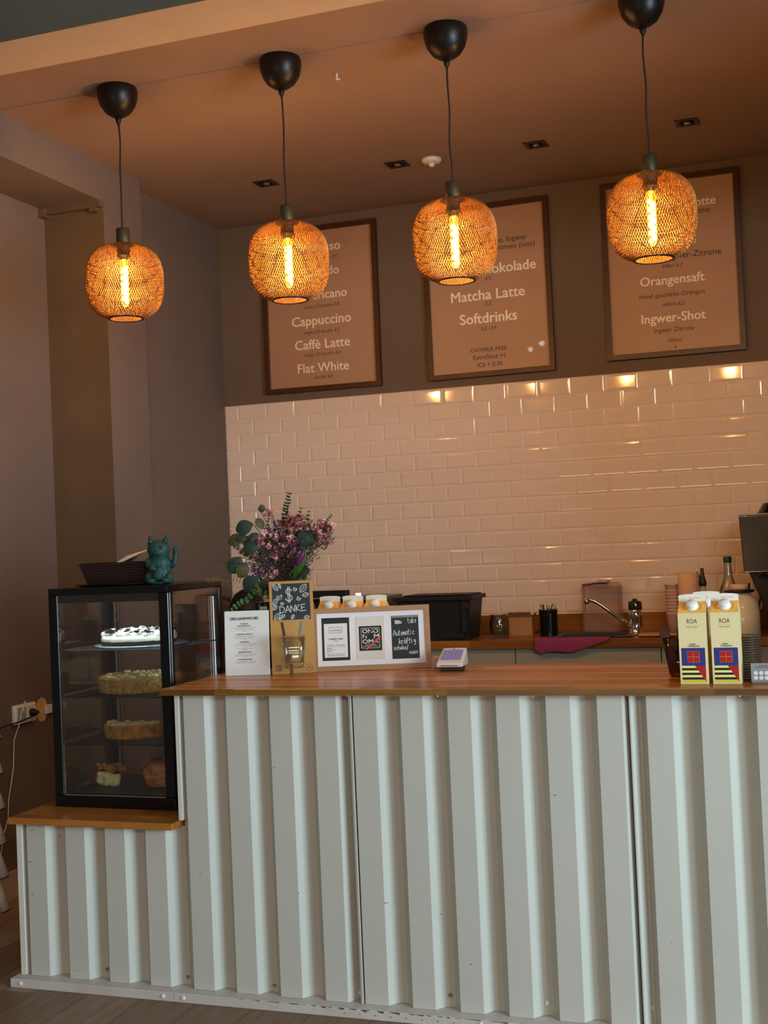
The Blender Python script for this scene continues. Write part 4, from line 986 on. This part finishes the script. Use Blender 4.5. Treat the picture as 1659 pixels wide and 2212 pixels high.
tend = G().tube([bw(505, 1252, -.05), bw(480, 1246, -.06), (bw(455, 1247, -.065))], .0007, 5)
for k in range(14): a = bw(455+k*2.6, 1247-k*.1, -.065); tend.tube([a, a+Vector((random.uniform(-.004, .004), 0, .009*(-1)**k))], .0005, 4)
tend.obj('grass_blade', mat('dry_grass', '#8a7a34', .7), bq)
tend = G()
for (u, v) in ((508, 1243), (514, 1245), (521, 1247)): tend.tube([bw(u-3, v+10, -.03), bw(u+2, v-6, -.03)], .001, 5)
tend.obj('dry_twig', M_brown, bq)
# wax flowers
def flower_me(m, pet=.0062):
    g = G(); bm = g.bm
    for k in range(5):
        a = 2*PI*k/5; ca, sa = math.cos(a), math.sin(a); f = lambda x, y, z: (x*ca-y*sa, x*sa+y*ca, z)
        vs = [bm.verts.new(f(*q)) for q in ((.002, 0, 0), (.005, -.0032, .0012), (pet+.0015, -.0018, .003), (pet+.0022, 0, .0034), (pet+.0015, .0018, .003), (.005, .0032, .0012))]; bm.faces.new(vs)
    g.lathe([(.0026, -.004), (.0032, .0005), (.0024, .0012), (.0018, 0)], 8, cap=False)
    return g.mesh('flower', m, True)
FP, FQ = flower_me(M_pink), flower_me(M_pinkl)
cl = [(640, 1128, 19, 22), (613, 1128, 13, 10), (578, 1152, 16, 14), (598, 1170, 19, 20), (620, 1165, 12, 8), (702, 1138, 13, 16), (685, 1148, 12, 9), (690, 1170, 12, 8), (585, 1180, 10, 6), (596, 1210, 9, 8),
      (592, 1243, 10, 8), (581, 1105, 9, 4), (528, 1190, 9, 6), (625, 1190, 16, 7), (575, 1250, 8, 4), (645, 1145, 12, 6), (560, 1165, 9, 4), (605, 1150, 12, 6), (640, 1170, 14, 8), (600, 1190, 14, 8), (575, 1170, 12, 8), (650, 1130, 14, 8), (555, 1205, 10, 5)]
tips = []
for (u, v, r_, n) in cl:
    c = bw(u, v, random.uniform(-.03, .02)); stem(c)
    for k in range(n):
        a = random.random()*2*PI; rr = r_*math.sqrt(random.random()); dy = random.uniform(-.035, .02)
        p_ = bw(u+rr*math.cos(a), v+rr*math.sin(a), dy); tips.append((c, p_))
        o = link('flower', FQ if random.random() < .3 else FP, bq, p_, Euler((random.uniform(.5, 2.2), random.uniform(-.8, .8), random.random()*6))); s_ = random.uniform(.85, 1.45); o.scale = (s_, s_, s_)
for c, p_ in tips: sg.tube([c+(src-c)*.22, c.lerp(p_, .5)+Vector((0, 0, -.006)), p_], .0007, 4)
sg.obj('stems', M_stem, bq)['kind'] = 'stuff'
g = G(); g2 = G(); g3 = G()
for (u, v, r_, n) in ((548, 1240, 14, 60), (570, 1215, 20, 80), (600, 1140, 18, 60), (612, 1180, 22, 60), (575, 1262, 18, 40), (578, 1283, 10, 25), (640, 1175, 18, 50), (620, 1230, 30, 70), (540, 1222, 10, 30), (648, 1215, 15, 30)):
    for k in range(n):
        a = random.random()*2*PI; rr = r_*math.sqrt(random.random()); p_ = bw(u+rr*math.cos(a), v+rr*math.sin(a), random.uniform(-.03, .03)); g.ball(p_, random.uniform(.0016, .0036), (1, 1, 1.2), 6, 4)
for (u, v, r_, n) in ((640, 1190, 40, 700), (600, 1205, 48, 800), (580, 1245, 36, 600), (690, 1160, 24, 260), (625, 1238, 34, 700), (560, 1190, 28, 300), (645, 1140, 25, 240), (610, 1150, 30, 260), (570, 1275, 22, 200)):
    for k in range(n):
        a = random.random()*2*PI; rr = r_*math.sqrt(random.random()); p_ = bw(u+rr*math.cos(a), v+rr*math.sin(a), random.uniform(-.03, .035))
        d = Vector((random.uniform(-1, 1), random.uniform(-1, 1), random.uniform(.2, 1.2))).normalized()*random.uniform(.007, .016)
        (g2 if random.random() < .65 else g3).cyl(p_, p_+d, .0011, .0004, 4)
g.obj('statice_blossom', M_purp, bq)['kind'] = 'stuff'; g2.obj('needle_leaves', mat('needle_green', '#2a3014', .75), bq)['kind'] = 'stuff'; g3.obj('dry_twigs', M_brown, bq)['kind'] = 'stuff'

# ------------------------------------------------------------------ things on the back worktop
ZB = ZW+.0005
crate = thing('storage_crate', 'large black plastic crate on the back worktop', 'crate', (1.170, -.285, ZB), (0, 0, -.01))
M_crate = mat('crate_plastic', '#1d1a1c', .5)
g = frustum(-.150, .160, -.085, .085, .018, 0, .192, .004); g.obj('shell', M_crate, crate)
g = G()
for q in ((-.180, .190, -.117, -.101), (-.180, .190, .101, .117), (-.180, -.164, -.101, .101), (.174, .190, -.101, .101)): g.box(*q, .176, .194)
g.bevel(.002, 1).obj('rim', M_crate, crate)
for x0, x1, y in ((.02, .14, -.088),):
    G().box(x0, x1, y-.012, y-.001, .008, .030).bevel(.002, 1).obj('foot_ledge', M_crate, crate)
for s_ in (-1, 1):
    G().box(s_*.140-.007, s_*.140+.017, -.107, -.093, .03, .174).bevel(.003, 1).obj('corner_rib', M_crate, crate)
G().box(.140, .176, -.1195, -.1172, .140, .168).bevel(.002, 1).obj('latch', mat('crate_latch', '#2a2629', .4), crate)
t = thing('crate_cover', 'black lid lying on top of the storage crate', 'lid', (1.175, -.285, ZB+.1945), (0, 0, -.05))
G().box(-.14, .17, -.09, .09, 0, .006).bevel(.0025, 1).obj('lid', M_blackm, t)
t = thing('herb_jar', 'glass jar half full of green herbs beside the crate', 'jar', (1.430, -.225, ZB))
G().lathe([(0, 0), (.040, 0), (.044, .006), (.045, .06), (.038, .078), (.041, .098), (.0385, .098), (.0355, .078), (.0425, .06), (.0415, .008), (0, .004)], 32).obj('glass', M_glassd, t, True)
g = G()
for k in range(130):
    a = random.random()*6.28; rr = .037*math.sqrt(random.random()); g.ball((rr*math.cos(a), rr*math.sin(a), .007+random.random()*.03), random.uniform(.003, .006), (1, 1, .5), 5, 4)
tag(g.obj('herbs', mat('dried_herbs', '#3f4a16', .8, col2='#6a7030', vscale=120), t), kind='stuff')
t = thing('cardboard_box', 'small open brown cardboard box between jar and black can', 'box', (1.521, -.16, ZB), (0, 0, .04))
M_kr = mat('cardboard', '#a87a4e', .8, var=.05)
g = G()
for q in ((-.052, .052, -.04, -.038, 0, .083), (-.052, .052, .038, .04, 0, .083), (-.052, -.05, -.038, .038, 0, .083), (.05, .052, -.038, .038, 0, .083), (-.05, .05, -.038, .038, 0, .002)): g.box(*q)
g.obj('box', M_kr, t)
G().box(-.05, .05, 0, .04, 0, .0016, Matrix.Translation((0, -.04, .083)) @ Euler((2.5, 0, 0)).to_matrix().to_4x4()).obj('flap', M_kr, t)
G().box(-.02, 0, -.036, .036, 0, .0016, Matrix.Translation((.052, 0, .083)) @ Euler((0, 2.2, 0)).to_matrix().to_4x4()).obj('flap', M_kr, t)
t = thing('stick_can', 'ribbed black metal can holding stirring sticks', 'can', (1.655, -.22, ZB))
pr = [(0, 0), (.040, 0)] + [(.0405+.0008*(k % 2), .004+k*.0048) for k in range(22)] + [(.042, .110), (.0425, .116), (.040, .116), (.0385, .108), (.0385, .003), (0, .003)]
G().lathe(pr, 32).obj('can', M_black, t, True)
for k in range(16):
    a = k/16*6.28; r0, r1 = .018, random.uniform(.024, .036)
    G().cyl((r0*math.cos(a), r0*math.sin(a), .004), (r1*math.cos(a+.4), r1*math.sin(a+.4), random.uniform(.128, .142)), .0022, None, 6).obj('stick', [mat('stick_wood', '#b98c62', .7), M_blackm, M_card][k % 3] if k < 3 else [bpy.data.materials['stick_wood'], M_blackm, M_card][k % 3], t)
M_can = glass('translucent_plastic', tint=(.93, .86, .84), f=.05, rough=.2)
_nt = M_can.node_tree; _mx = _nt.nodes.new('ShaderNodeMixShader'); _df = _nt.nodes.new('ShaderNodeBsdfDiffuse'); _df.inputs[0].default_value = (.72, .52, .45, 1)
_out = _nt.nodes['Material Output']; _l = _out.inputs[0].links[0].from_socket; _mx.inputs[0].default_value = .2
_nt.links.new(_l, _mx.inputs[1]); _nt.links.new(_df.outputs[0], _mx.inputs[2]); _nt.links.new(_mx.outputs[0], _out.inputs[0])
t = thing('water_canister', 'translucent plastic canister with dark blue clip behind the tap', 'canister', (1.875, -.078, ZB))
g = G().box(-.085, .085, -.052, .052, 0, .222)
g.bevel(.022, 4)
g.obj('body', M_can, t, True)
G().lathe([(.03, .221), (.03, .232), (.024, .234), (0, .234)], 24, (.01, 0, 0)).obj('cap', mat('cap_translucent', '#c8a28e', .4), t, True)
G().prism([(-.082, .213), (-.045, .213), (-.030, .219), (.030, .219), (.040, .216), (.030, .2125), (-.030, .2125), (-.045, .207), (-.075, .209)], .012, Matrix.Translation((0, -.065, .005))).bevel(.001, 1).obj('clip', mat('dark_blue_plastic', '#1f1d5a', .35), t)
t = thing('mixer_tap', 'chrome mixer tap with long slanted spout at the sink', 'tap', (2.045, -.265, ZB+.0035))
M_tapm = M_chrome
G().lathe([(.030, 0), (.030, .004), (.0265, .007), (.0262, .062), (.0272, .066), (.0272, .104), (.0255, .106)], 32).obj('body', M_tapm, t, True)
G().lathe([(.0285, .1065), (.0295, .112), (.0295, .136), (.026, .142), (.012, .144), (.011, .150), (.009, .152), (0, .152)], 32).obj('lever_cap', mat('dark_chrome', '#6a655f', .15, metal=1), t, True)
pts = [(-.020, -.010, .036), (-.06, -.02, .066), (-.10, -.028, .098), (-.135, -.036, .128), (-.16, -.04, .145), (-.182, -.045, .153), (-.197, -.048, .154)]
sp_ = G().tube(pts, .0088, 12).obj('spout', M_tapm, t, True)
G().lathe([(.0105, .137), (.0118, .139), (.0118, .160), (.008, .163), (0, .163)], 20, (-.2, -.049, 0)).obj('nozzle', M_tapm, sp_, True)
# pink towel draped over the front edge of the worktop
tw = thing('towel', 'magenta pink towel draped over the front edge of the worktop', 'towel', (1.80, -.44, ZW))
g = G(); bm = g.bm; nx, ny = 40, 16; grid = []
for i in range(nx+1):
    f = i/nx; x = -.165+.325*f
    drop = .074*(1-f)**.55 if f > .12 else .074*(.80+.2*math.sin(f/.12*PI/2))
    drop *= (1-.15*math.sin(f*9))
    col = []
    for j in range(ny+1):
        q = j/ny; L = .045*(1-.5*f)+drop; s_ = q*L; ov = .045*(1-.5*f)
        wv = .0035*math.sin(f*22+q*3)+.003*noise.noise(Vector((f*9, q*5, 0)))
        if s_ < ov: co = (x, ov-s_, .0052+.0015*math.sin(f*17)**2)
        else: co = (x+(s_-ov)*.12, -.0065-abs(wv)-.002*math.sin((s_-ov)*60), .0052-(s_-ov))
        col.append(bm.verts.new(co))
    grid.append(col)
for i in range(nx):
    for j in range(ny): bm.faces.new((grid[i][j], grid[i+1][j], grid[i+1][j+1], grid[i][j+1]))
o = g.obj('cloth', mat('pink_terry', '#a5426a', .9, var=.12, vscale=60, bump=.9, bscale=260), tw, True); solid(o, .003)
t = thing('wooden_board', 'thin wooden board lying right of the tap', 'board', (2.145, -.345, ZB+.004), (0, 0, .02))
G().box(-.075, .085, -.05, .05, 0, .010).bevel(.002, 1).obj('board', wood('light_board', '#8a5424', '#b0733a', '#cc9258', .03, .3, 'x', .4), t)
# paper rolls and cups
t = thing('kitchen_roll', 'tall kraft paper roll standing on the back worktop', 'paper roll', (2.277, -.30, ZB))
G().lathe([(.016, 0), (.0435, 0), (.0435, .258), (.042, .2595), (.018, .2595), (.016, .257)], 40).obj('roll', mat('kraft_roll', '#e0b48c', .75, var=.05), t, True)
cups = thing('paper_cup_stack', 'stack of pale pink paper cups left of the paper roll', 'cup stack', (2.205, -.255, ZB))
M_cup = mat('paper_cup', '#ecc9b4', .6)
for k in range(9):
    z = k*.014
    G().lathe([(0, z+.001), (.0235, z), (.031, z+.088), (.0325, z+.0885), (.0325, z+.091), (.0305, z+.0915), (.029, z+.088), (.022, z+.003), (0, z+.003)] if k < 8 else [(.0235, z+.001), (.032, z+.098), (.035, z+.099), (.0345, z+.104), (.031, z+.104), (.022, z+.003), (0, z+.003)], 24).obj('cup', M_cup, cups, True)
t = thing('spray_bottle', 'clear spray bottle with dark trigger head behind cartons', 'bottle', (2.330, -.24, ZB))
G().lathe([(0, 0), (.030, 0), (.032, .01), (.031, .12), (.020, .165), (.013, .185), (.012, .20), (0, .20)], 24).obj('bottle', M_glassd, t, True)
g = G().lathe([(.0165, .186), (.0175, .200), (.011, .225), (.008, .24), (.007, .262), (0, .263)], 16, (0, 0, .0145)); g.obj('nozzle_head', mat('smoke_plastic', '#3c3836', .4), t, True)
G().cyl((-.012, -.002, .236), (-.020, -.004, .262), .004, .003, 8).obj('trigger', mat('red_brown_plastic', '#6a2f28', .4), t)
t = thing('glass_bottle', 'clear glass bottle with green screw cap', 'bottle', (2.441, -.30, ZB))
G().lathe([(0, 0), (.038, 0), (.041, .008), (.0415, .165), (.037, .190), (.023, .222), (.0175, .245), (.015, .295), (.0155, .30), (.012, .30), (.013, .293), (.0155, .245), (.021, .222), (.035, .19), (.0395, .165), (.039, .01), (0, .006)], 36).obj('glass', M_glassd, t, True)
G().lathe([(.0162, .298), (.0172, .300), (.0170, .321), (.0155, .324), (0, .324)], 28).obj('cap', mat('green_cap', '#1c4a30', .4), t, True)
t = thing('milk_jug', 'large cream plastic jug with dark blue lid and grip', 'jug', (2.492, -.46, ZB))
g = G().lathe([(0, 0), (.070, 0), (.076, .008), (.076, .105), (.0735, .108), (.0745, .125), (.066, .148), (.050, .168), (.042, .176), (.042, .180), (0, .180)], 40)
g.obj('body', mat('cream_plastic', '#efe3c4', .35, coat=.2), t, True)
G().lathe([(.054, .1802), (.060, .184), (.060, .190), (.048, .193), (.040, .193), (0, .1925)], 36).obj('lid', mat('navy_lid', '#1d1c3c', .3), t, True)
G().lathe([(.035, .1932), (.036, .197), (.036, .212), (.033, .2145), (0, .2145)], 30).obj('lid_centre', mat('lid_cream', '#e2bd98', .5), t, True)
t = thing('cutlery_rack', 'dark cutlery handles upright in a holder before the grinder', 'cutlery', (2.512, -.20, ZB))
G().box(-.03, .03, -.02, .02, 0, .12).bevel(.003, 1).obj('holder', M_blackm, t)
for k, (x, h, a) in enumerate(((-.028, .20, -.05), (-.014, .195, .03), (.002, .205, .02), (.020, .175, .2), (.028, .16, .3))):
    G().box(-.004, .004, -.003, .003, .09, h, Matrix.Rotation(a, 4, 'Y')).obj('handle', M_blackm, t, loc=(x, 0, .0))
# coffee machine at the right edge
cm = thing('coffee_machine', 'grey metal coffee machine cut off by the right frame edge', 'coffee machine', (2.50, -.56, ZB))
M_cm = mat('machine_metal', '#5a5146', .22, metal=.85)
G().prism([(.016, .262), (.52, .262), (.52, .490), (.006, .490)], .36, Matrix.Translation((0, .06, 0))).bevel(.004, 2).obj('head', M_cm, cm)
G().box(.005, .525, .055, .425, .4905, .4955).obj('top_plate', M_steel, cm)
G().prism([(.034, .2605), (.52, .2605), (.52, 0), (.125, 0), (.105, .06), (.070, .165)], .34, Matrix.Translation((0, .08, 0))).bevel(.004, 2).obj('lower_body', mat('machine_dark', '#3c352c', .3, metal=.7), cm)
G().lathe([(.055, .246), (.058, .250), (.056, .2615)], 32, (.125, .07, 0)).obj('group_head', M_black, cm, True)
G().box(.020, .52, .0545, .0595, .262, .2665).obj('trim_strip', M_steel, cm)
for k in range(2): G().box(.14+.17*k, .22+.17*k, .052, .0595, .33, .40).obj('control_panel', M_black, cm)
t = thing('bean_hopper', 'dark glossy conical bean hopper on the coffee machine', 'hopper', (2.665, -.30, ZB+.496))
G().lathe([(.098, 0), (.094, .004), (.072, .040), (.068, .044), (0, .046)], 32).obj('hopper', M_black, t, True)
# contact grill left of the crate
gr = thing('contact_grill', 'black and silver contact grill on the back worktop behind cartons', 'grill', (.735, -.245, ZB))
M_gr = mat('grill_silver', '#8a857c', .3, metal=.8)
G().box(-.20, .20, -.17, .17, .006, .10).bevel(.008, 2).obj('base', M_black, gr)
G().box(-.205, .205, -.178, .165, .101, .118).bevel(.004, 1).obj('plate', M_gr, gr)
G().box(-.20, .20, -.17, .16, .119, .20).bevel(.012, 2).obj('lid', M_black, gr)
g = G().prism([(-.22, .205), (.05, .205), (.05, .236), (-.22, .236)], .05, Matrix.Translation((0, -.20, 0))).bevel(.004, 1); g.obj('grip', M_blackm, gr)
G().prism([(.051, .208), (.15, .208), (.24, .165), (.245, .15), (.225, .148), (.14, .188), (.051, .188)], .04, Matrix.Translation((0, -.195, 0))).bevel(.003, 1).obj('bracket', M_gr, gr)
G().box(.095, .120, -.199, -.1955, .210, .222).obj('display', mat('grill_display', '#ffffff', .4, emit='#fff4ea', es=1.2), gr)
for x in (-.17, .17):
    for y in (-.14, .14): G().cyl((x, y, 0), (x, y, .0058), .015, None, 12).obj('foot', M_blackm, gr)
# kettle and jar behind the bouquet
kt = thing('kettle', 'black rounded kettle behind the bouquet on back worktop', 'kettle', (.20, -.25, ZB))
G().lathe([(0, 0), (.098, 0), (.108, .012), (.108, .06), (.098, .13), (.080, .19), (.060, .225), (.030, .245), (.012, .25), (.012, .262), (.018, .27), (0, .276)], 36).obj('body', M_blackm, kt, True)
G().tube([(-.075, -.03, .20), (-.115, -.05, .215), (-.135, -.06, .16), (-.125, -.055, .09), (-.100, -.045, .06)], .010, 8).obj('handle', M_blackm, kt, True)
t = thing('plant_glass', 'small drinking glass with trailing plant cutting behind menu card', 'glass', (.998, -1.965, ZT))
G().lathe([(0, 0), (.028, 0), (.031, .01), (.033, .19), (.0315, .19), (.029, .012), (0, .006)], 28).obj('glass', M_glassd, t, True)
G().tube([(0, 0, .02), (.004, 0, .12), (-.012, -.01, .205), (-.02, -.012, .22)], .0016, 6).obj('cutting', mat('reddish_stem', '#8a5a3a', .6), t)
t = thing('espresso_tin', 'dark tin with pale label strip behind the plant glass', 'tin', (1.050, -1.880, ZT))
G().lathe([(0, 0), (.034, 0), (.035, .004), (.035, .215), (.034, .219), (0, .219)], 28).obj('tin', mat('dark_tin', '#191512', .3, metal=.5), t, True)
G().box(-.004, .022, -.0375, -.0352, .196, .206).obj('label', M_card, t)

# ------------------------------------------------------------------ right end of the bar
M_sauc = mat('saucer_glaze', '#4c4132', .3, coat=.3)
def saucer_me(r_):
    return G().lathe([(0, .0002), (r_*.55, 0), (r_*.62, .0006), (r_, .0052), (r_*1.01, .0062), (r_*.985, .0068), (r_*.6, .0022), (0, .0018)], 28).mesh('saucer', M_sauc, True)
SM = saucer_me(.045)
for k in range(18):
    o = link('saucer', SM, None, (2.606+random.uniform(-.0012, .0012), -2.262+random.uniform(-.0012, .0012), ZT+.0075*0+k*.0064+.0003))
    o.rotation_euler = (random.uniform(-.01, .01), random.uniform(-.01, .01), 0)
    nth = ['lowest', 'second', 'third', 'fourth', 'fifth', 'sixth', 'seventh', 'eighth', 'ninth']
    lb = 'brown grey saucer, %s of the stack right of the cartons' % ((nth[k] + (' from the bottom' if k else '')) if k < 9 else ['topmost', 'second from the top', 'third from the top', 'fourth from the top', 'fifth from the top', 'sixth from the top', 'seventh from the top', 'eighth from the top', 'ninth from the top'][17-k])
    tag(o, lb, 'saucer', 'saucers stacked at the right end of the bar')
M_glb = glass('brown_glass', tint=(.62, .36, .18), f=.12)
t = thing('sugar_jar', 'tapered amber glass holding brown sachets left of the cartons', 'jar', (2.430, -2.185, ZT))
G().lathe([(0, 0), (.026, 0), (.030, .006), (.044, .105), (.042, .105), (.028, .010), (0, .008)], 32).obj('glass', M_glb, t, True)
for k, (x, y, a, h) in enumerate(((-.012, -.010, -.22, .125), (.004, -.012, .05, .120), (.012, .006, .2, .118), (-.008, .010, -.12, .128))):
    m_ = Matrix.Translation((x, y, .010)) @ Euler((.05*k, a, .4*k)).to_matrix().to_4x4()
    G().box(-.013, .013, -.002, .002, 0, h, m_).bevel(.0012, 1).obj('sachet', [mat('sachet_dark', '#4a1e10', .3), mat('sachet_amber', '#8a5a20', .4)][k % 2] if k < 2 else bpy.data.materials[['sachet_dark', 'sachet_amber'][k % 2]], t)
G().ball((.008, .002, .128), .013, (1.1, 1, .7), 14, 10).obj('stopper', mat('dark_knob', '#150a08', .15), t, True)
t = thing('loyalty_card', 'grey card with white dots in a wooden holder', 'card', (2.632, -2.352, ZT), (0, 0, 0))
G().box(-.004, .078, -.006, .006, 0, .011).bevel(.001, 1).obj('holder', M_beech, t)
cc = G().box(-.006, .080, -.0075, -.0062, .005, .052).obj('card', mat('grey_card', '#8f8e92', .5), t)
for i in range(5):
    for j in range(2):
        G().lathe([(0, 0), (.0052, 0), (.0052, .0004), (0, .0004)], 20, (.0055+i*.0132, -.0076, .0145+j*.0125), Matrix.Rotation(PI/2, 4, 'X')).obj('stamp_dot', M_card, cc)
g = G(); stroke(g, [(.012, .0445), (.04, .045)], .0012, -.0076); stroke(g, [(.006, .0405), (.04, .041)], .0010, -.0076); g.obj('dark_rule', M_dark, cc)

# ------------------------------------------------------------------ left wall: socket, cables, patch, birch rack
XW = -.2
t = thing('wall_socket', 'white double wall socket with a black plug', 'socket', (XW+.0003, -1.497, .697))
G().box(0, .022, -.077, .060, -.038, .038).bevel(.008, 3).obj('housing', M_card, t, True)
G().box(.0221, .024, -.066, -.012, -.028, .028).bevel(.003, 1).obj('socket_face', mat('socket_grey', '#9aa08e', .4), t)
G().box(.0221, .024, -.004, .050, -.028, .028).bevel(.003, 1).obj('socket_face', M_white, t)
t = thing('black_plug', 'black plug with cable in the right socket', 'plug', (XW+.0245, -1.475, .697))
G().lathe([(.015, 0), (.016, .005), (.013, .016), (.008, .022), (.005, .034), (0, .034)], 20, m=Matrix.Rotation(PI/2, 4, 'Y')).obj('plug', M_blackm, t, True)
G().tube([(.032, .0, 0), (.040, -.02, -.004), (.042, -.06, -.010), (.040, -.14, -.018), (.04, -.24, -.022), (.045, -.5, -.04), (.05, -.9, -.12)], .0032, 8).obj('cable', M_blackm, t, True)
t = thing('white_cable', 'thin white cable hanging from the left socket down the wall', 'cable', (XW, -1.53, .74))
pts = [(.027, .0, -.045), (.032, -.005, -.01), (.030, .008, .008), (.026, .016, .002), (.030, -.008, -.015), (.030, -.036, -.08), (.018, -.054, -.135), (.014, -.058, -.235), (.014, -.076, -.295), (.014, -.095, -.355), (.014, -.105, -.43), (.014, -.130, -.475), (.015, -.16, -.56), (.02, -.2, -.66)]
G().tube(pts, .0024, 8).obj('cable', M_card, t, True)
t = thing('wall_patch', 'oval of bare yellowish plaster with torn rim beside the socket', 'wall patch', (XW+.0003, -1.372, .692))
g = G().lathe([(0, .003), (.036, .003), (.040, .0015), (.039, 0), (0, 0)], 28, m=Matrix.Rotation(PI/2, 4, 'Y'), sx=1.22, sy=1.0)
for v in g.bm.verts:
    a = math.atan2(v.co.z, v.co.y); f = 1+.08*noise.noise(Vector((a*2.3, 1, 0))); v.co.y *= f; v.co.z *= f
g.obj('plaster', mat('old_plaster', '#d3ad72', .85, var=.1, vscale=40), t)
t = thing('cable_duct', 'short white cable duct running behind the display case', 'cable duct', (XW+.004, -1.36, .692))
G().box(0, .014, .002, .20, -.018, .016).bevel(.001, 1).obj('duct', M_card, t)
rk = thing('birch_rack', 'rack of short white birch branches at the left frame edge', 'rack', (-.003, -1.93, 0))
M_birch = mat('birch_bark', '#cfc6b6', .8, var=.1, vscale=30, bump=.4, bscale=80, stretch=(1, 1, 5))
M_cut = mat('dark_cut', '#241c16', .9)
G().cyl((-.085, -.02, 0.0), (-.085, -.02, .95), .014, .014, 14).obj('pole', M_birch, rk, True)
for k, z in enumerate((.660, .535, .412, .288, .170, .052)):
    x = .012-.004*max(0, 2-k)+(.004 if k > 3 else 0)
    a = Vector((x-.040, -.012, z+.128)); b_ = Vector((x-.004, .0, z+.008)); d = (b_-a).normalized()
    G().cyl((-.085, -.02, a.z-.004), a, .006, None, 8).obj('dowel', M_birch, rk)
    st = G().cyl(a, b_, .0145, .0175, 16).noise(.0008, 60, k).obj('branch', M_birch, rk, True)
    G().cyl(b_+d*.0003, b_+d*.004, .0171, .0160, 16).obj('cut_end', M_cut, st, True)
    g = G()
    for q in range(2):
        c = a.lerp(b_, random.uniform(.35, .85)); g.box(-.006, .006, -.0006, .0006, -.0012, .0012, Matrix.Translation(c+Vector((.003, -.0135, 0))))
    g.obj('bark_mark', M_cut, st)['kind'] = 'stuff'
